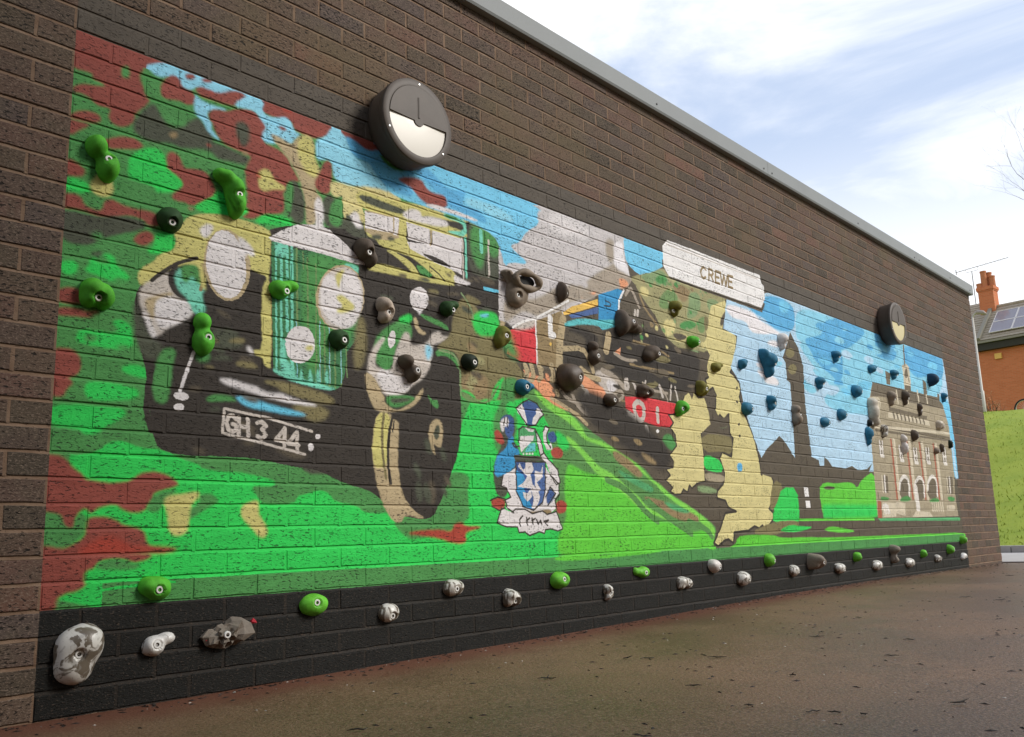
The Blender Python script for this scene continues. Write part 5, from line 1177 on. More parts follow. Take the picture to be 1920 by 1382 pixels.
# ------------------------------------------------------------------ bulkhead lamps
M_HOUSE = plain('lamp_housing', (.080, .062, .048), .55, .22, 14, .15, spec=.35); M_LENS = plain('opal_lens', (.62, .58, .50), .35, .03, 5, spec=.5); M_LENSY = plain('yellowed_lens', (.58, .50, .24), .4, .05, 5, spec=.5)
M_STEEL = plain('zinc_screw', (.55, .54, .52), .35, .05, metal=.6)
def bulkhead(u, z, lensmat, label):
    L = empty('wall_lamp', (u, 0, z), label, 'lamp', 'round bulkhead lamps on the wall')
    s = MB(); s.lathe([(.001, .004), (.172, .004), (.178, -.02), (.183, -.085), (.183, -.088)], 56); s.build('housing', M_HOUSE, L, True)
    s = MB(); s.lathe([(.183, -.088), (.1875, -.092), (.1875, -.113), (.1865, -.1175), (.184, -.1198), (.156, -.1205), (.1535, -.1200), (.1525, -.112)], 64); s.build('bezel', M_HOUSE, L, True)
    s = MB()                                   # lower half lens
    pr = [(.1525 * math.cos(a), .1525 * math.sin(a)) for a in np.linspace(math.pi, 2 * math.pi, 40)]
    top = [(.152 - .304 * i / 12, 0.004) for i in range(13)]
    ring = pr + top
    s.add([(x, -.1145 - .004 * (1 - (x * x + zz * zz) / .0233), zz) for x, zz in ring] + [(0, -.121, -.06)], [(i, (i + 1) % len(ring), len(ring)) for i in range(len(ring))])
    s.build('lens', lensmat, L, True)
    s = MB(); nt = [(.024 * math.cos(a), -.002 + .020 * math.sin(a)) for a in np.linspace(0, -math.pi, 12)]
    out = [(.1528 * math.cos(a), .1528 * math.sin(a)) for a in np.linspace(.0, math.pi, 44)]
    out = [(x, max(zz, .002)) for x, zz in out] + nt[::-1]
    n = len(out); f0, f1 = -.1235, -.108
    s.add([(x, f0, zz) for x, zz in out] + [(x * 1.0, f1, zz) for x, zz in out] + [(0, f0 - .001, .05)], [(i, n + i, n + (i + 1) % n, (i + 1) % n) for i in range(n)] + [(i, (i + 1) % n, 2 * n) for i in range(n)])
    cov = s.build('cover', M_HOUSE, L)
    s = MB(); s.box((-.0025, -.1275, .012), (.0025, -.122, .105)); s.box((-.006, -.1262, .012), (-.0026, -.122, .105)); s.build('ridge', M_HOUSE, cov)
    for a in (88, 205, 322):
        s = MB(); s.lathe([(.0001, -.003), (.0042, -.0025), (.005, 0)], 10); o = s.build('screw', M_STEEL, L); o.location = (.170 * math.cos(R(a)), -.1195, .170 * math.sin(R(a)))
    return L
bulkhead(1.3146, 2.1977, M_LENS, 'larger round dark bulkhead lamp with half-covered white lens above the painted car')
bulkhead(6.735, 2.203, M_LENSY, 'far round dark bulkhead lamp with yellowed half lens above the painted hall')

# ------------------------------------------------------------------ climbing holds
def resin(name, col, rough=.68):
    m = Mat(name); o = m.obj(); n = m.noise(o, 35, 4, .6); f = m.noise(o, 420, 2, .6)
    c = m.mix(m.ramp(n, .3, .7), tuple(v * .82 for v in col) + (1,), tuple(min(v * 1.12, .9) for v in col) + (1,))
    m.bump(f, .6, .0016); return m.out(c, rough, spec=.28)
def marble(name, a, b, t, scale=16):
    m = Mat(name); o = m.obj(); n = m.noise(o, scale, 4, .5, 1.6); g = m.noise(o, scale * 2.2, 3, .6, 2.5)
    k = m.ramp(n, t - .025, t + .025); c = m.mix(k, tuple(a) + (1,), tuple(b) + (1,))
    c = m.mix(m.math('MULTIPLY', m.ramp(g, .56, .64), .5), c, tuple((x + y) * .4 for x, y in zip(a, b)) + (1,))
    m.bump(m.noise(o, 300, 2, .6), .2, .001); return m.out(c, .38, spec=.5)
HM = dict(green=resin('hold_green', (.085, .42, .028)), lime=resin('hold_lime', (.13, .47, .035), .5), dkgreen=resin('hold_dark_green', (.020, .062, .014)), blackgreen=resin('hold_black_green', (.010, .020, .009)),
          olive=resin('hold_olive', (.175, .16, .028)), brown=resin('hold_brown', (.10, .075, .055)), chocolate=resin('hold_chocolate', (.095, .07, .05), .4), taupe=resin('hold_taupe', (.25, .20, .15)), tan=resin('hold_tan', (.44, .36, .29)),
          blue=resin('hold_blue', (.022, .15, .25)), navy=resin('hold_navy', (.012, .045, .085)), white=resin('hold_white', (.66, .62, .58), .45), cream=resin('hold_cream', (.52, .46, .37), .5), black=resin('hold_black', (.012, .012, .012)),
          grey=resin('hold_grey', (.25, .21, .17)), greyjag=resin('hold_grey_rock', (.185, .155, .125)), red=resin('hold_red_tip', (.42, .02, .035)), marble=marble('hold_marble', (.60, .58, .53), (.135, .11, .08), .50), marblew=marble('hold_white_marble', (.66, .64, .60), (.16, .13, .10), .60, 20))
M_DARK = plain('socket_dark', (.012, .011, .01), .7)
LOBES = dict(round=[(0, 0, .5, .5, 1)], egg=[(.05, .05, .42, .42, 1), (-.22, -.18, .28, .3, .7)], bean=[(-.15, .12, .35, .38, 1), (.2, -.05, .3, .42, .95), (-.25, -.2, .24, .26, .7)],
             snow=[(-.05, .28, .36, .24, .9), (.03, -.18, .47, .33, 1)], snowR=[(-.2, .24, .32, .27, .95), (.17, -.17, .34, .34, 1)], horn=[(-.36, .38, .15, .12, .55), (-.12, .33, .26, .17, .8), (.14, .14, .3, .26, 1), (.22, -.2, .28, .3, .95)],
             wedge=[(-.16, -.06, .34, .42, 1), (.22, .2, .28, .26, .75)], wedge2=[(-.14, .0, .36, .48, 1), (.3, .1, .2, .22, .6)], drop=[(.05, .15, .44, .36, 1), (0, -.28, .22, .23, .65)], drop2=[(-.08, .12, .42, .4, 1), (.24, -.22, .25, .3, .8)],
             wave=[(-.12, .18, .34, .32, 1), (.16, -.02, .28, .44, .8), (-.1, -.3, .24, .22, .8)], slab=[(-.1, 0, .3, .5, 1), (.28, -.02, .24, .3, .7)], jug=[(0.0, -.12, .36, .36, .55), (-.36, .36, .16, .13, .5), (.12, .18, .38, .22, .6), (-.1, -.38, .2, .14, .4)],
             flare=[(-.33, 0, .17, .5, .9), (-.1, -.02, .22, .28, 1), (.18, -.08, .22, .16, .7), (.38, -.12, .14, .1, .45)], kite=[(.06, .1, .4, .32, 1), (-.3, .3, .2, .2, .7), (.08, -.3, .2, .22, .7)],
             face=[(0, .1, .48, .4, 1), (-.08, -.22, .4, .3, .95), (.15, .2, .34, .3, 1.05)], jag=[(-.2, -.1, .3, .36, .9), (.1, .05, .34, .4, 1), (.34, .16, .18, .3, .8)], scoop=[(.08, .05, .42, .46, 1), (-.22, .15, .3, .36, .9)],
             bottle=[(-.36, .12, .14, .34, .6), (.14, 0, .36, .5, 1), (-.16, .04, .2, .34, .75)], mushroom=[(0, .27, .44, .26, 1), (0, -.3, .36, .2, .75), (0, 0, .22, .3, .6)], long=[(-.05, .32, .36, .18, .9), (-.08, .0, .34, .36, 1), (.18, -.34, .36, .17, .85)])
def sdf_lobes(p, lobes, w, h, d, k):
    D = None
    for cx_, cz_, rx, rz, ry in lobes:
        c = np.array((cx_ * w, 0, cz_ * h)); r = np.array((rx * w, ry * d, rz * h)); q = (p - c) / r
        l = np.linalg.norm(q, axis=-1); g = np.linalg.norm(q / r, axis=-1) + 1e-9; s = l * (l - 1) / g
        if D is None: D = s
        else:
            hh = np.clip(.5 + .5 * (s - D) / k, 0, 1); D = s * (1 - hh) + D * hh - k * hh * (1 - hh)
    return D
def hold(idx, t, c, u, z, w, h, d, bolt, label):
    H = empty('climbing_hold', (u, 0, z), label, 'climbing hold', 'climbing holds bolted to the mural wall')
    rr = np.random.default_rng(100 + idx); lobes = LOBES[t]; k = .16 * min(w, h)
    near_ = u < 2.6; nu, nv = (52, 30) if near_ else (34, 20)
    flat = t == 'jag'
    if flat: nu, nv = 16, 8
    if bolt is None: bolt = (.10 * w, -.05 * h)
    bx, bz = bolt
    ys = np.linspace(0, -1.4 * d, 120); col = sdf_lobes(np.stack([np.full(120, bx), ys, np.full(120, bz)], 1), lobes, w, h, d, k)
    ins = np.where(col < 0)[0]; yb = ys[ins[-1]] if len(ins) else -d * .5
    yb = min(yb, -.016)
    cut_y = yb + (.011 if near_ else .008)
    fr = rr.uniform(-1, 1, (6, 3)); ph = rr.uniform(0, 6, 6)
    th = np.linspace(0, 2 * np.pi, nu, endpoint=False); la = np.linspace(0, np.pi / 2, nv + 1)
    ctr = np.array((lobes[0][0] * w * .5, 0.0, lobes[0][1] * h * .5))
    dirs = np.array([(math.cos(a) * math.cos(b), -math.sin(b), math.sin(a) * math.cos(b)) for b in la[:-1] for a in th] + [(0, -1, 0)])
    lo = np.zeros(len(dirs)); tmax = 1.3 * max(w, h, d)
    ts = np.linspace(0, tmax, 90)
    P_ = ctr + dirs[:, None, :] * ts[None, :, None]
    S = sdf_lobes(P_, lobes, w, h, d, k)
    if not flat:
        ax = np.hypot(P_[..., 0] - bx, P_[..., 2] - bz); cyl = np.maximum(ax - (.0165 if near_ else .014), P_[..., 1] - cut_y); S = np.maximum(S, -cyl)
    inside = S < 0
    first = np.argmax(~inside, 1); first[inside.all(1)] = 89
    # outermost crossing keeps lobes whole
    last = 89 - np.argmax(inside[:, ::-1], 1); first = np.maximum(np.where(inside.any(1), last, 0), 0)
    i0 = np.clip(first, 0, 88); a_ = S[np.arange(len(S)), i0]; b_ = S[np.arange(len(S)), i0 + 1]
    fr_ = np.clip(a_ / (a_ - b_ + 1e-12), 0, 1); rad = ts[i0] + fr_ * (ts[1] - ts[0])
    wob = sum(np.sin(dirs @ f * 7 + q) for f, q in zip(fr, ph)) / 6
    rad = rad * (1 + (.05 if not flat else .0) * wob)
    if flat: rad = rad * rr.uniform(.72, 1.2, len(rad))
    pts = ctr + dirs * rad[:, None]
    pts[:nu, 1] = .004
    F = []
    for j in range(nv - 1):
        for i in range(nu): F.append((j * nu + i, j * nu + (i + 1) % nu, (j + 1) * nu + (i + 1) % nu, (j + 1) * nu + i))
    top = len(pts) - 1
    for i in range(nu): F.append(((nv - 1) * nu + i, (nv - 1) * nu + (i + 1) % nu, top))
    meshobj('grip', pts, [f[::-1] for f in F], HM[c], H, not flat)
    s = MB(); r0 = .0115
    s.mi = 0; s.lathe([(r0, .006), (r0, -.001), (r0 * .88, -.0025), (r0 * .5, -.0025)], 18)
    s.mi = 1; s.lathe([(r0 * .5, -.0025), (r0 * .42, .002), (.0002, .002)], 6)
    b = s.build('bolt', M_STEEL, H, False, mats=[M_BOLT, M_DARK]); b.location = (bx, cut_y - .0015, bz); b.rotation_euler = (rr.uniform(-.1, .1), rr.uniform(0, 3), rr.uniform(-.1, .1))
    if flat: b.location = (bx, yb - .004, bz)
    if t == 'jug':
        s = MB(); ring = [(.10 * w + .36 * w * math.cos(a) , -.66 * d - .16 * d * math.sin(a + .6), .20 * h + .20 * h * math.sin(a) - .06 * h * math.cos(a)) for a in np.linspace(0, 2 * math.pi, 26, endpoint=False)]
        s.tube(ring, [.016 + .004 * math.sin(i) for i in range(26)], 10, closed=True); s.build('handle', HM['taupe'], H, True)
        s = MB(); s.lathe([(.0001, 0), (.27 * w, 0)], 20); o = s.build('pocket_shade_disc', HM['black'], H); o.location = (.10 * w, -.60 * d, .20 * h); o.scale = (1, 1, .5)  # flat black disc stands in for the shaded hollow inside the loop
    if t == 'jag':
        for q in ((-.48, -.12, .05), (.50, .30, -.02)):
            s = MB(); s.lathe([(.0001, -.012), (.007, -.002), (.010, .006), (.0001, .012)], 7); o = s.build('red_tip', HM['red'], H); o.location = (q[0] * w * .92, -.35 * d, q[1] * h); o.rotation_euler = (.4, .3, 1.2 if q[0] > 0 else -1.2)
    return H
M_BOLT = plain('bolt_zinc', (.74, .73, .70), .4, .04, metal=.0, spec=.5)
HOLDS = [
('snowR', 'green', 0.1003, 1.6879, 0.1006, 0.1447, 0.0553, (0.0074, -0.0094), 'bright green two-lobed climbing hold nearest the top left of the mural'),
('horn', 'green', 0.5312, 1.6883, 0.1177, 0.1718, 0.0647, (0.0215, -0.0046), 'bright green curved horn-shaped climbing hold on the maroon patch above the car'),
('round', 'dkgreen', 0.3244, 1.5419, 0.0855, 0.0862, 0.0513, (-0.0042, -0.0185), 'dark green rounded climbing hold beside the yellow bonnet edge of the painted car'),
('bean', 'green', 0.1062, 1.2429, 0.1001, 0.0992, 0.0595, (-0.0043, -0.0166), 'wide bright green climbing hold alone left of the painted car wing'),
('snow', 'green', 0.4531, 1.1704, 0.0811, 0.1441, 0.0486, (0.0049, -0.016), 'bright green snowman-shaped climbing hold below the left painted headlamp'),
('wedge', 'green', 0.7577, 1.3851, 0.1173, 0.0811, 0.0487, (-0.0039, -0.0135), 'bright green pointed climbing hold on the painted radiator grille'),
('round', 'dkgreen', 0.9985, 1.2331, 0.0835, 0.0798, 0.0479, (0.005, -0.0072), 'dark green climbing hold on the painted grille beside the lower lamp'),
('drop2', 'brown', 1.12, 1.6064, 0.102, 0.1119, 0.0612, (-0.004, -0.0077), 'dark brown climbing hold on the painted bonnet above the right headlamp'),
('wave', 'tan', 1.2197, 1.3869, 0.0901, 0.1071, 0.054, (0.0033, -0.0131), 'pale tan climbing hold between the right headlamp and the small side lamp'),
('snowR', 'brown', 1.3399, 1.1598, 0.0975, 0.1117, 0.0585, (0.0155, -0.011), 'brown lumpy climbing hold on the white painted car wing'),
('wedge', 'dkgreen', 1.5702, 1.4557, 0.0992, 0.0816, 0.049, (0.0024, -0.0112), 'mid green climbing hold right of the small painted side lamp'),
('round', 'blackgreen', 1.6823, 1.2313, 0.0897, 0.0768, 0.0461, (0.0068, -0.0048), 'blackish green climbing hold behind the painted front wheel arch'),
('egg', 'olive', 1.8915, 1.375, 0.0923, 0.1161, 0.0554, (-0.0034, 0.0001), 'olive yellow climbing hold at the tip of the red painted wedge'),
('wedge2', 'blue', 2.0382, 1.1546, 0.1203, 0.0813, 0.0488, (-0.019, -0.0025), 'blue climbing hold just above the painted coat of arms'),
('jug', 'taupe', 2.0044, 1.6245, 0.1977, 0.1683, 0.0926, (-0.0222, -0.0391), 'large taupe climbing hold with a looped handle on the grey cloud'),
('slab', 'brown', 2.3333, 1.6726, 0.0739, 0.1114, 0.0517, (0.0106, -0.0057), 'narrow upright brown climbing hold on the grey cloud above the train'),
('drop', 'olive', 3.354, 1.7655, 0.0966, 0.0976, 0.058, (-0.0175, -0.018), 'olive climbing hold in the foliage under the CREWE sign'),
('round', 'green', 3.5295, 1.5914, 0.1013, 0.0724, 0.0579, None, 'small round bright green climbing hold on the foliage beside the yellow outline'),
('wedge', 'olive', 3.7978, 1.4688, 0.126, 0.0744, 0.0447, None, 'olive climbing hold on the middle of the tall pale yellow shape'),
('bean', 'olive', 3.5915, 1.3122, 0.0911, 0.0977, 0.0547, None, 'olive climbing hold between the two pale yellow shapes'),
('egg', 'green', 3.357, 1.1716, 0.1052, 0.1, 0.06, (-0.0242, -0.0085), 'green climbing hold at the corner of the red painted buffer beam'),
('flare', 'brown', 2.8944, 1.593, 0.2352, 0.1507, 0.0753, (-0.0344, 0.003), 'dark brown trumpet-shaped climbing hold on the front of the painted train'),
('snow', 'brown', 2.5664, 1.3894, 0.0816, 0.1243, 0.0489, (0.003, -0.0172), 'brown two-lobed climbing hold below the blue train cab'),
('egg', 'brown', 3.0857, 1.4589, 0.1445, 0.1043, 0.0626, (0.0177, -0.0053), 'dark brown climbing hold right of centre on the black train boiler'),
('round', 'chocolate', 2.3535, 1.2391, 0.1589, 0.1457, 0.0874, None, 'large chocolate brown ball climbing hold at the rear of the painted train'),
('round', 'brown', 2.6923, 1.1589, 0.1066, 0.0679, 0.0475, (-0.0045, -0.006), 'small dark climbing hold just left of the red buffer beam'),
('bean', 'brown', 3.0031, 1.2357, 0.1257, 0.0746, 0.0522, (-0.0026, -0.0094), 'dark climbing hold directly above the red buffer beam'),
('drop', 'white', 4.7011, 1.7624, 0.0994, 0.123, 0.0597, None, 'whitish climbing hold beside the tip of the painted tower'),
('kite', 'blue', 4.4404, 1.5743, 0.1526, 0.1918, 0.0916, None, 'largest blue climbing hold, kite-shaped, left of the painted tower'),
('wedge', 'blue', 4.1211, 1.5296, 0.0915, 0.0814, 0.0488, None, 'small blue climbing hold between the yellow shape and the kite-shaped blue hold'),
('drop', 'blue', 5.5899, 1.7737, 0.1251, 0.0932, 0.0559, None, 'blue climbing hold on the dark blue patch of painted sky'),
('wedge', 'blue', 6.3214, 1.7665, 0.152, 0.082, 0.0492, None, 'blue climbing hold in the sky nearest above the painted hall roof corner'),
('drop', 'blue', 5.2538, 1.5267, 0.1252, 0.0928, 0.0557, None, 'blue climbing hold first to the right of the painted tower shaft'),
('round', 'blue', 5.9214, 1.5345, 0.1344, 0.1039, 0.0624, None, 'blue climbing hold just left of the painted hall roof'),
('wave', 'blue', 4.467, 1.3055, 0.0951, 0.1019, 0.057, None, 'slender blue climbing hold low beside the left of the tower shaft'),
('round', 'blue', 4.1282, 1.2363, 0.1116, 0.0869, 0.0522, None, 'blue climbing hold touching the edge of the tall yellow shape'),
('round', 'blue', 5.5944, 1.3188, 0.1125, 0.0911, 0.0546, None, 'blue climbing hold low in the pale sky between tower and hall'),
('round', 'blue', 5.2948, 1.2389, 0.137, 0.0718, 0.0431, None, 'lowest blue climbing hold to the right of the painted tower'),
('snow', 'taupe', 4.8151, 1.2506, 0.086, 0.1437, 0.0602, None, 'taupe two-lobed climbing hold on the shaft of the painted tower'),
('drop', 'blue', 6.0842, 1.1814, 0.0929, 0.1514, 0.0557, None, 'tall blue climbing hold at the left edge of the painted hall'),
('drop', 'blue', 6.796, 1.7719, 0.1491, 0.0858, 0.0515, None, 'dark blue climbing hold beside the painted roof turret'),
('wedge2', 'navy', 7.755, 1.8294, 0.136, 0.1352, 0.0947, None, 'dark navy triangular climbing hold at the right end of the sky'),
('drop', 'blue', 8.0696, 1.6919, 0.0853, 0.0956, 0.0512, None, 'rightmost small blue climbing hold at the edge of the mural'),
('long', 'cream', 6.2194, 1.3915, 0.1465, 0.2392, 0.0733, None, 'long cream climbing hold down the left corner of the painted hall'),
('round', 'black', 6.1406, 1.2946, 0.0577, 0.0612, 0.0404, None, 'small black climbing hold under the long cream hold'),
('drop', 'taupe', 6.6576, 1.545, 0.0888, 0.135, 0.0622, None, 'taupe pointed climbing hold on the left of the painted hall parapet'),
('drop', 'brown', 6.9951, 1.5822, 0.0773, 0.1348, 0.0618, None, 'dark brown pointed climbing hold on the middle of the hall parapet'),
('wave', 'brown', 7.3585, 1.5094, 0.0591, 0.119, 0.0414, None, 'slim brown climbing hold right of centre above the painted hall lettering'),
('bean', 'cream', 7.8546, 1.4019, 0.1347, 0.0927, 0.0556, None, 'cream climbing hold on the right gable of the painted hall'),
('wave', 'marble', 6.4264, 1.2479, 0.0809, 0.1078, 0.0566, None, 'white and brown climbing hold on the left of the hall cornice'),
('snow', 'white', 6.856, 1.1609, 0.0728, 0.1678, 0.051, None, 'white club-shaped climbing hold hanging under the hall cornice'),
('round', 'brown', 7.1234, 1.2571, 0.0723, 0.1056, 0.0578, None, 'brown climbing hold on the centre of the hall cornice'),
('round', 'taupe', 7.6757, 1.1476, 0.0701, 0.0652, 0.0457, None, 'taupe ball climbing hold between the right-hand hall windows'),
('round', 'brown', 7.8449, 1.182, 0.0492, 0.0867, 0.0393, None, 'dark brown climbing hold beside the taupe ball on the painted hall'),
('round', 'blackgreen', 8.1093, 1.2327, 0.0502, 0.0836, 0.0402, None, 'black climbing hold at the right edge of the painted hall'),
('face', 'marble', 0.1091, 0.1722, 0.1336, 0.16, 0.0534, (-0.01, 0.0026), 'large white and brown marbled climbing hold at the lower left corner'),
('wedge', 'marblew', 0.3445, 0.1749, 0.1, 0.0729, 0.0365, (-0.0137, 0.0008), 'white climbing hold with one brown hollow beside the large marbled hold'),
('jag', 'greyjag', 0.5777, 0.1857, 0.1758, 0.098, 0.049, (-0.028, -0.0013), 'jagged grey climbing hold with red tips on the black base courses'),
('scoop', 'green', 0.3262, 0.3389, 0.0994, 0.0806, 0.0443, (0.0014, 0.0002), 'bright green climbing hold on the dark green band, leftmost of the low row'),
('round', 'lime', 0.8991, 0.2512, 0.1131, 0.0775, 0.0426, (-0.0034, 0.0081), 'lime green egg-shaped climbing hold on the black base course'),
('round', 'marble', 1.2325, 0.1965, 0.0948, 0.0713, 0.0392, (0.0019, -0.0114), 'brown and white climbing hold right of the lime egg-shaped hold'),
('round', 'marble', 1.5652, 0.2694, 0.1086, 0.0685, 0.0411, (-0.0015, -0.0039), 'brown and white climbing hold at the top of the black band below the front wheel'),
('bean', 'marble', 1.903, 0.2055, 0.0906, 0.082, 0.0492, (0.0042, -0.0134), 'brown and white climbing hold on the black band below the coat of arms'),
('round', 'lime', 2.2305, 0.2625, 0.1187, 0.0779, 0.0506, (-0.0022, 0.0051), 'lime green climbing hold on the black band right of the coat of arms'),
('wave', 'marble', 2.5938, 0.1858, 0.0688, 0.0773, 0.0413, None, 'small brown and white climbing hold between two lime green holds'),
('bottle', 'lime', 2.884, 0.267, 0.1317, 0.0599, 0.0359, None, 'lime green bottle-shaped climbing hold under the green hillside'),
('bean', 'marble', 3.2816, 0.19, 0.1372, 0.072, 0.0396, None, 'heart-shaped marbled climbing hold under the foot of the green hill'),
('scoop', 'white', 3.5976, 0.2624, 0.0991, 0.085, 0.051, None, 'plain white climbing hold under the foot of the yellow shape'),
('round', 'marble', 3.9228, 0.1784, 0.1304, 0.0885, 0.0531, None, 'round marbled climbing hold right of the plain white hold'),
('round', 'lime', 4.2638, 0.2758, 0.0935, 0.0866, 0.052, None, 'lime green climbing hold under the wide end of the yellow shape'),
('round', 'marble', 4.5934, 0.1938, 0.1151, 0.0761, 0.0456, None, 'marbled climbing hold between the lime hold and the big grey hold'),
('bean', 'grey', 4.8788, 0.2409, 0.1281, 0.115, 0.1035, None, 'big dark grey climbing hold on the black band under the tower road'),
('scoop', 'marble', 5.3058, 0.1712, 0.1332, 0.0829, 0.0497, None, 'marbled climbing hold directly right of the big dark grey hold'),
('wedge', 'lime', 5.6171, 0.2465, 0.0743, 0.0784, 0.0594, None, 'lime green climbing hold on the black band left of the painted hall'),
('round', 'marble', 5.9966, 0.1676, 0.1621, 0.0814, 0.0488, None, 'marbled climbing hold below the left end of the painted hall'),
('mushroom', 'grey', 6.3417, 0.2412, 0.0938, 0.1441, 0.075, None, 'grey mushroom-shaped climbing hold below the painted hall doorway'),
('round', 'marble', 6.6946, 0.1593, 0.1659, 0.0787, 0.0472, None, 'marbled climbing hold right of the grey mushroom-shaped hold'),
('wedge', 'lime', 7.0267, 0.2224, 0.0648, 0.0771, 0.0518, None, 'dark-sided lime green climbing hold under the right half of the hall'),
('bean', 'marble', 7.388, 0.1681, 0.1187, 0.0702, 0.0421, None, 'small marbled climbing hold second from the right end of the low row'),
('round', 'lime', 7.7178, 0.2376, 0.0792, 0.0871, 0.0634, None, 'lime green climbing hold second from the right end of the green band'),
('egg', 'marblew', 8.1059, 0.161, 0.1202, 0.0699, 0.042, None, 'small white climbing hold at the right end of the low row'),
('round', 'lime', 8.1218, 0.3156, 0.0765, 0.0806, 0.0612, None, 'lime green climbing hold at the far right end of the green band')]
for i, hd in enumerate(HOLDS): hold(i, *hd)

# ------------------------------------------------------------------ path, bank, house
M_CONC = Mat('concrete_path'); _p = M_CONC.pos(); _n = M_CONC.noise(_p, 3, 5, .6)
M_CONC.bump(M_CONC.noise(_p, 90, 3, .6), .3, .003); M_CONC = M_CONC.out(M_CONC.mix(_n, (.36, .33, .30, 1), (.50, .47, .44, 1)), .75)
tag(meshobj('path', [(9.46, 40, .056), (9.46, -40, .056), (12.6, -40, .056), (12.6, 40, .056)], [(0, 1, 2, 3)], M_CONC), kind='structure')
mb = MB()
kerb = empty('kerb', (12.6, 0, 0), 'pale concrete kerb between the path and the grass bank', 'kerb')
for i in range(30):
    y0 = -14 + i * .92; mb = MB(); mb.box((0, y0 + .004, -.05), (.16, y0 + .912, .15)); mb.build('kerb_stone', M_CONC, kerb)
def bank_z(x, y):
    t = np.clip((x - 12.75) / 9.6, 0, 1); s = t * t * (3 - 2 * t) * .35 + t * .65
    return .12 + s * 3.06 + .04 * math.sin(x * 1.3 + y * .7) + .03 * math.sin(y * 1.9)
gm = Mat('grass_turf'); _p = gm.pos(); _a = gm.noise(_p, 1.2, 5, .6); _b = gm.noise(_p, 26, 4, .7)
_c = gm.mix(gm.ramp(_a, .3, .7), (.22, .295, .022, 1), (.31, .36, .036, 1)); _c = gm.mix(gm.math('MULTIPLY', gm.ramp(_b, .55, .75), .5), _c, (.19, .22, .018, 1))
gm.bump(_b, .6, .03); M_GRASS = gm.out(_c, .8)
bx_ = [12.76 + .5 * i for i in range(20)] + [22.4, 23, 26, 60, 200]; by_ = [-120, -40, -20] + [-12 + 1.0 * i for i in range(36)] + [40, 120]
grid_sheet('grass_bank', bx_, by_, bank_z, M_GRASS)
nb = 26000; g = np.random.default_rng(3); X = g.uniform(12.8, 23.2, nb); Y = g.uniform(-5, 13, nb); A = g.uniform(0, 2 * np.pi, nb); Hh = g.uniform(.015, .045, nb); Wd = g.uniform(.006, .014, nb); LX = g.normal(0, .02, (nb, 2))
Zb = np.array([bank_z(a, b) for a, b in zip(X, Y)])
V = np.empty((nb, 3, 3)); V[:, 0] = np.stack([X - np.cos(A) * Wd, Y - np.sin(A) * Wd, Zb - .01], 1); V[:, 1] = np.stack([X + np.cos(A) * Wd, Y + np.sin(A) * Wd, Zb - .01], 1); V[:, 2] = np.stack([X + LX[:, 0], Y + LX[:, 1], Zb + Hh], 1)
me = bpy.data.meshes.new('grass'); me.from_pydata(V.reshape(-1, 3).tolist(), [], [(3 * i, 3 * i + 1, 3 * i + 2) for i in range(nb)]); me.materials.append(M_GRASS)
tag(link(bpy.data.objects.new('grass', me)), 'short yellow green grass covering the bank', 'grass', kind='stuff')

# house behind the bank: local frame e (along the eaves, to the right), a (away), z
HE = Vector((43.57, 8.79, 9.05)); ED = Vector((-.0801, -.9968, 0)); AW = Vector((.9968, -.0801, 0)); UP = Vector((0, 0, 1))
def hp(e, a, z): return HE + ED * e + AW * a + UP * z
house = empty('house', tuple(hp(0, 2, -5.8)), 'orange brick house with slate roof and solar panels beyond the grass bank', 'house')
def hb(name, mat, boxes, parent=house):
    s = MB()
    for (e0, e1, a0, a1, z0, z1) in boxes:
        s.obox(hp((e0 + e1) / 2, (a0 + a1) / 2, (z0 + z1) / 2), ED * (e1 - e0) / 2, AW * (a1 - a0) / 2, UP * (z1 - z0) / 2)
    o = s.build(name, mat, None); o.parent = parent; o.matrix_parent_inverse = Matrix.Translation(parent.location).inverted() if parent is house else (Matrix.Translation(house.location)).inverted(); return o
def fix(o, parent):
    o.parent = parent
    o.matrix_parent_inverse = (Matrix.Translation(house.location)).inverted() if parent is house else Matrix.Identity(4)
    return o
hm = Mat('red_brick'); _p = hm.pos(); _r = hm.node('ShaderNodeTexBrick')
_sp = hm.node('ShaderNodeSeparateXYZ'); hm.l.new(_p, _sp.inputs[0]); _cb = hm.node('ShaderNodeCombineXYZ'); hm.l.new(_sp.outputs[1], _cb.inputs[0]); hm.l.new(_sp.outputs[2], _cb.inputs[1]); hm.l.new(_cb.outputs[0], _r.inputs['Vector'])
_r.inputs['Scale'].default_value = 1; _r.inputs['Brick Width'].default_value = .225; _r.inputs['Row Height'].default_value = .075; _r.inputs['Mortar Size'].default_value = .008
_r.inputs['Color1'].default_value = (.46, .122, .045, 1); _r.inputs['Color2'].default_value = (.56, .165, .066, 1); _r.inputs['Mortar'].default_value = (.46, .21, .11, 1)
M_OBRICK = hm.out(hm.mix(hm.math('MULTIPLY', hm.noise(_p, 1.3, 5, .6), .5), _r.outputs[0], (.54, .19, .075, 1)), .85)
M_SLATE = plain('roof_slate', (.34, .285, .21), .75, .3, 6); M_FASC = plain('fascia_dark', (.030, .028, .018), .6); M_LEAD = plain('lead_flashing', (.24, .22, .17), .6, .2)
hb('wall', M_OBRICK, [(-7, 12, .35, 8, -6.2, -.12)]); hb('fascia', M_FASC, [(-.25, 12, .06, .36, -.46, -.06)])
hb('eaves_gutter', M_LEAD, [(-.25, 12, -.08, .05, -.12, -.02)])
PT = R(40); SL = AW * math.cos(PT) + UP * math.sin(PT); NRM = UP * math.cos(PT) - AW * math.sin(PT)
def rp_(e, s_, n_): return hp(e, 0, 0) + SL * s_ + NRM * n_
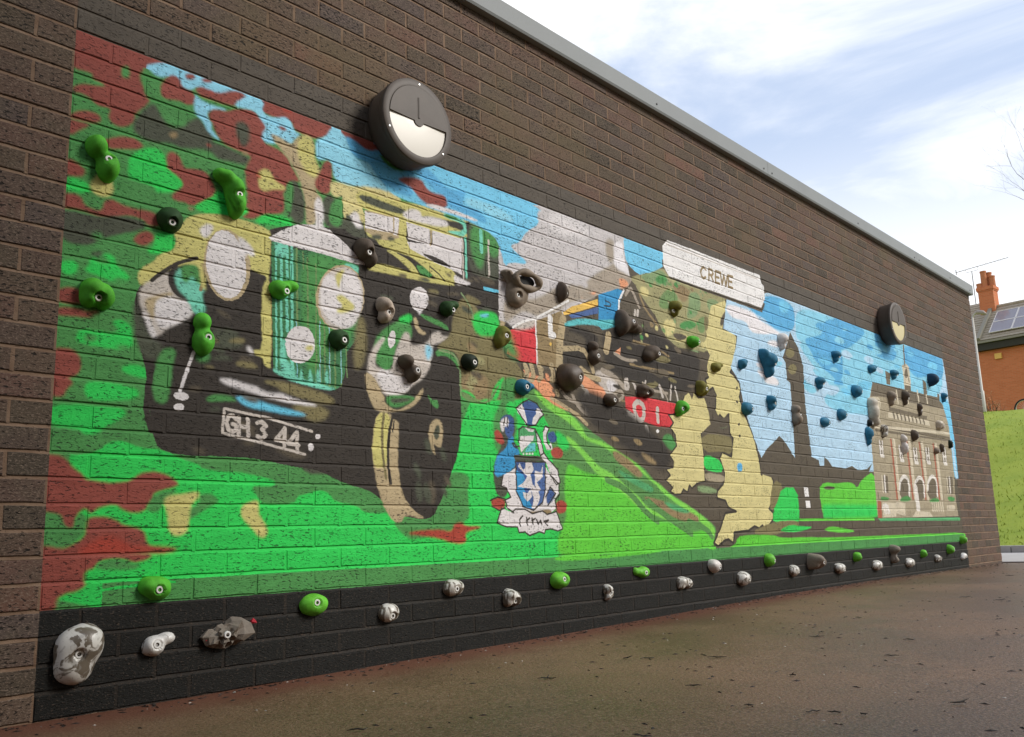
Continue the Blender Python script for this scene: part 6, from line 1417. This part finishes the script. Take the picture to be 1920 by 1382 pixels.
def slates(name, e0, e1, s1, lift):
    s = MB(); k = 0; ss = 0.0; rng = random.Random(5)
    while ss < s1:
        e = e0
        s.obox(rp_((e0 + e1) / 2, ss + .13, lift + .02 + .004 * rng.random()), ED * (e1 - e0) / 2, (SL * .14 - NRM * .012), NRM * .012)
        ss += .235; k += 1
    s.obox(rp_((e0 + e1) / 2, s1 / 2, lift - .06), ED * (e1 - e0) / 2, SL * s1 / 2, NRM * .05)
    return fix(s.build(name, M_SLATE), house)
roof = slates('roof', -.02, 12, 3.12, 0.0); roof2 = slates('side_roof', -7, -.06, 3.85, -.05)
s = MB(); s.obox(rp_(-.06, 1.62, .09), ED * .085, SL * 1.62, NRM * .09); fix(s.build('parapet_flashing', M_LEAD), house)
s = MB(); s.tube([rp_(-.02, 3.14, .03), rp_(12, 3.14, .03)], .09, 8); fix(s.build('ridge_tiles', M_SLATE), house)
# back slope so that the roof is solid
s = MB(); b0 = rp_(-7, 3.1, -.02); s.add([rp_(-.02, 3.14, 0), rp_(12, 3.14, 0), hp(12, 6.2, -.1), hp(-.02, 6.2, -.1)], [(0, 1, 2, 3)]); s.add([rp_(-7, 3.85, -.05), rp_(-.06, 3.85, -.05), hp(-.06, 7.6, -.1), hp(-7, 7.6, -.1)], [(0, 1, 2, 3)]); fix(s.build('back_roof', M_SLATE), house)
# solar panels, two rows
M_PV = Mat('solar_glass'); M_PV = M_PV.out((.26, .235, .255, 1), .12, spec=.6); M_ALU = plain('panel_frame', (.62, .58, .55), .35, .05)  # pale lilac base colour has the sky glare on the glass painted in
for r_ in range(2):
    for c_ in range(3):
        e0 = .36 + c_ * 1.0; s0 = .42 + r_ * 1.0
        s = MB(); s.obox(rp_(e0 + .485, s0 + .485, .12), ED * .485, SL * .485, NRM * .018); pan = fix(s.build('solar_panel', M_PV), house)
        s = MB()
        for (a0, a1, b0, b1) in ((-.012, .02, 0, .97), (.95, .982, 0, .97), (0, .97, -.012, .02), (0, .97, .95, .982)):
            s.obox(rp_(e0 + (a0 + a1) / 2, s0 + (b0 + b1) / 2, .128), ED * (a1 - a0) / 2, SL * (b1 - b0) / 2, NRM * .022)
        fix(s.build('panel_frame', M_ALU), pan)
# chimney
s = MB(); c0 = rp_(-.16, 2.75, 0)
def cb_(s, de0, de1, da0, da1, z0, z1): s.obox(c0 + ED * (de0 + de1) / 2 + AW * (da0 + da1) / 2 + UP * (z0 + z1) / 2, ED * (de1 - de0) / 2, AW * (da1 - da0) / 2, UP * (z1 - z0) / 2)
cb_(s, -.36, .34, -.05, .58, -.6, 1.34); chim = fix(s.build('chimney', M_OBRICK), house)
s = MB(); cb_(s, -.39, .37, -.08, .61, 1.10, 1.16); cb_(s, -.42, .40, -.11, .64, 1.161, 1.32); fix(s.build('corbel_course', M_OBRICK), chim)
M_POT = plain('terracotta_pot', (.46, .17, .075), .8, .15, 8)
for de, da, hh in ((-.29, .1, .22), (-.08, .16, .84), (.08, .42, .78), (.25, .3, .54)):
    s = MB(); q = c0 + ED * de + AW * da + UP * 1.34; n = 14
    s.tube([q - UP * .03, q + UP * .06, q + UP * (hh - .08), q + UP * (hh - .07), q + UP * hh], [.16, .15, .14, .155, .155], n); fix(s.build('chimney_pot', M_POT), chim)
M_GALV = plain('aerial_metal', (.22, .21, .20), .5)
s = MB(); m0 = c0 + ED * -.5 + AW * -.1 + UP * .5; m1 = m0 + UP * 1.75
s.tube([m0, m1], .02, 6); ax0 = m1 + ED * -.75 + UP * -.02; ax1 = m1 + ED * 1.75 + UP * .12; s.tube([ax0 + UP * .14, ax1 + UP * .14], .014, 6)
s.tube([m1 + ED * -.28 + UP * .14, m1 + ED * -.28 - UP * .02, m1 + ED * .3 - UP * .0, m1 + ED * .3 + UP * .15], .010, 5)
for i in range(12):
    q = ax0 + UP * .14 + (ax1 - ax0) * i / 12; s.tube([q - AW * .14, q + AW * .14], .006, 4)
s.tube([ax0 + UP * .02, ax0 + UP * .28], .02, 5)
fix(s.build('aerial', M_GALV), chim)
# alarm box
s = MB(); s.obox(hp(.62, .30, -.80), ED * .15, AW * .06, UP * .13); ab = fix(s.build('alarm_box', plain('alarm_yellow', (.70, .42, .10), .5)), house)

# street lamp by the corner
lb = Vector((22.4, 3.42, 3.0)); lp = empty('street_lamp', tuple(lb), 'slim pale grey street lamp post beside the orange house', 'street lamp'); M_POST = plain('post_grey', (.50, .47, .42), .5)
s = MB(); s.tube([(0, 0, -.3), (0, 0, .7), (0, 0, .72), (0, 0, 2.62)], [.06, .06, .042, .03], 12); s.build('post', M_POST, lp, True)
s = MB(); s.tube([(0, 0, 2.58), (-.01, -.06, 2.66), (-.02, -.14, 2.68)], .022, 8); s.build('arm', M_POST, lp)
s = MB(); s.tube([(-.02, -.08, 2.69), (-.02, -.14, 2.70), (-.03, -.26, 2.66), (-.03, -.34, 2.60)], [.02, .055, .055, .02], 10); s.build('lantern', plain('lantern_grey', (.33, .28, .24), .4), lp, True)

# dry shrub in front of the house
M_TWIG = plain('bare_twig', (.085, .055, .035), .8); M_DRY = plain('dry_leaf', (.34, .17, .07), .7, .35, 4)
sb = Vector((24.4, 3.75, 3.15)); shrub = empty('shrub', tuple(sb), 'twiggy dry shrub with orange brown leaves on top of the bank', 'shrub')
rg = random.Random(11); s = MB(); lv = MB(); lf = []
for i in range(46):
    a = rg.uniform(0, 2 * math.pi); t = rg.uniform(.25, 1.0); d_ = Vector((math.cos(a) * t, math.sin(a) * t, rg.uniform(.5, 1.3))).normalized(); L = rg.uniform(.45, .95)
    p0 = Vector((rg.uniform(-.1, .1), rg.uniform(-.15, .15), -.1)); pts = [p0]
    for k in range(4): d_ = (d_ + Vector((rg.uniform(-.25, .25), rg.uniform(-.25, .25), rg.uniform(-.12, .12)))).normalized(); pts.append(pts[-1] + d_ * L / 4)
    s.tube(pts, [.009, .007, .006, .005, .003], 5)
    for k in range(11):
        q = pts[1 + rg.randrange(4)] + Vector((rg.uniform(-.08, .08), rg.uniform(-.08, .08), rg.uniform(-.08, .08))); w1 = Vector((rg.uniform(-1, 1), rg.uniform(-1, 1), rg.uniform(-1, 1))).normalized() * .028; w2 = w1.orthogonal().normalized() * .016
        lv.add([q - w1, q + w2, q + w1, q - w2], [(0, 1, 2, 3)])
s.build('stems', M_TWIG, shrub); lv.build('foliage', M_DRY, shrub)
# bicycle wheel half hidden by the crest
wc = Vector((23.65, 2.80, 3.30)); bw = empty('bicycle_wheel', tuple(wc), 'black bicycle wheel showing above the grass beside the shrub', 'wheel'); M_RUB = plain('tyre_black', (.02, .018, .018), .7)
ringp = lambda r: [(0.10 * r * math.cos(a), r * math.cos(a), r * math.sin(a)) for a in np.linspace(0, 2 * math.pi, 36, endpoint=False)]
s = MB(); s.tube(ringp(.235), .020, 8, closed=True); s.build('tyre', M_RUB, bw, True); s = MB(); s.tube(ringp(.208), .009, 6, closed=True); s.build('rim', M_STEEL, bw)
s = MB()
for a in np.linspace(0, 2 * math.pi, 18, endpoint=False): s.tube([(0, 0, 0), (.02 * math.cos(a), .205 * math.cos(a), .205 * math.sin(a))], .0022, 4)
s.tube([(-.04, 0, 0), (.04, 0, 0)], .018, 8); s.build('spokes', M_STEEL, bw)

# bare tree whose twigs reach in from the right
tb = Vector((19.5, -.26, 2.0)); tree = empty('bare_tree', tuple(tb), 'bare winter tree whose twig tips reach in at the right edge of the sky', 'tree')
rg = random.Random(33); tr = MB(); tw = MB(); buds = MB()
def grow(p, d, L, r, dep):
    pts = [p]; rad = [r]
    for k in range(4):
        d = (d + Vector((rg.uniform(-.2, .2), rg.uniform(-.2, .2), rg.uniform(-.1, .16)))).normalized(); pts.append(pts[-1] + d * L / 4); rad.append(r * (1 - .12 * (k + 1)))
    (tr if dep < 2 else tw).tube(pts, rad, 7 if dep < 2 else 4)
    if dep >= 6: return
    for k in range(3 if dep < 5 else 2):
        i = rg.randrange(2, 5); nd = (d + Vector((rg.uniform(-1, 1), rg.uniform(-1, 1), rg.uniform(-.35, .6))) * .95).normalized(); grow(pts[i], nd, L * rg.uniform(.58, .78), rad[i] * .62, dep + 1)
grow(Vector((0, 0, -.4)), Vector((0, .02, 1)), 3.0, .13, 0)
tr.build('trunk', plain('bark', (.10, .075, .055), .85, .3, 10, .4), tree, True); tw.build('crown', M_TWIG, tree)

# ------------------------------------------------------------------ litter on the tarmac
rg = random.Random(4); M_TW = plain('wet_twig', (.020, .015, .011), .6); M_CHIP = plain('pale_chip', (.50, .47, .42), .7)
TWIGS = [(1.268, -0.776, 0.059), (1.781, -0.808, 0.058), (1.39, -1.247, 0.046), (1.22, -1.522, 0.029), (1.231, -1.691, 0.045), (1.252, -1.736, 0.038), (2.597, -1.072, 0.054), (2.728, -1.031, 0.03), (2.639, -1.427, 0.042), (1.511, -1.943, 0.038), (4.477, -1.086, 0.091), (4.324, -1.302, 0.065), (6.648, -0.768, 0.065), (3.293, -0.959, 0.033), (3.448, -0.125, 0.058), (1.743, -0.738, 0.024), (1.925, -1.008, 0.063), (2.223, -1.513, 0.041), (1.698, -1.409, 0.025), (0.461, -0.865, 0.05), (1.265, -1.804, 0.019), (0.399, -1.012, 0.051)]
for i, (x, y, L) in enumerate(TWIGS):
    t = tag(empty('twig', (x, y, gz(x))), 'small dark wet twig lying loose on the brown tarmac', 'twig', 'dark twigs lying on the tarmac')
    s = MB(); a = R(-47 + rg.uniform(-14, 14)); pts = []
    for k in range(5):
        f = k / 4 - .5; pts.append((math.cos(a) * L * f + rg.uniform(-.004, .004), math.sin(a) * L * f + rg.uniform(-.004, .004), .004 + rg.uniform(0, .003)))
    s.tube(pts, [.0008, .0017, .0021, .0018, .0006], 6); s.build('stem', M_TW, t)
    if i % 3: continue
    s = MB(); q = Vector(pts[2]); s.tube([q, q + Vector((rg.uniform(-.02, .03), rg.uniform(-.02, .02), .006))], [.0025, .001], 5); s.build('side_shoot', M_TW, t)
s = MB()
for i in range(2300):
    x = rg.uniform(-.5, 9.3); y = -rg.random() ** .8 * 3.2 - .04 if i < 1500 else -.012 - abs(rg.gauss(0, .06)); z = gz(x); s.mi = 0 if rg.random() < .86 else 1
    l = rg.uniform(.004, .016) if s.mi == 0 else rg.uniform(.003, .007); a = rg.uniform(0, 6.28); w = l * rg.uniform(.15, .45)
    c_, s_ = math.cos(a), math.sin(a); h = .002 + l * .1
    s.add([(x - c_ * l, y - s_ * l, z + .0005), (x + s_ * w, y - c_ * w, z + .0005), (x + c_ * l, y + s_ * l, z + .0005), (x - s_ * w, y + c_ * w, z + .0005), (x, y, z + h)], [(0, 1, 4), (1, 2, 4), (2, 3, 4), (3, 0, 4)])
tag(s.build('ground_litter', M_TW, None, False, mats=[M_TW, M_CHIP]), 'scatter of leaf scraps and pale grit over the brown tarmac', 'litter', kind='stuff')
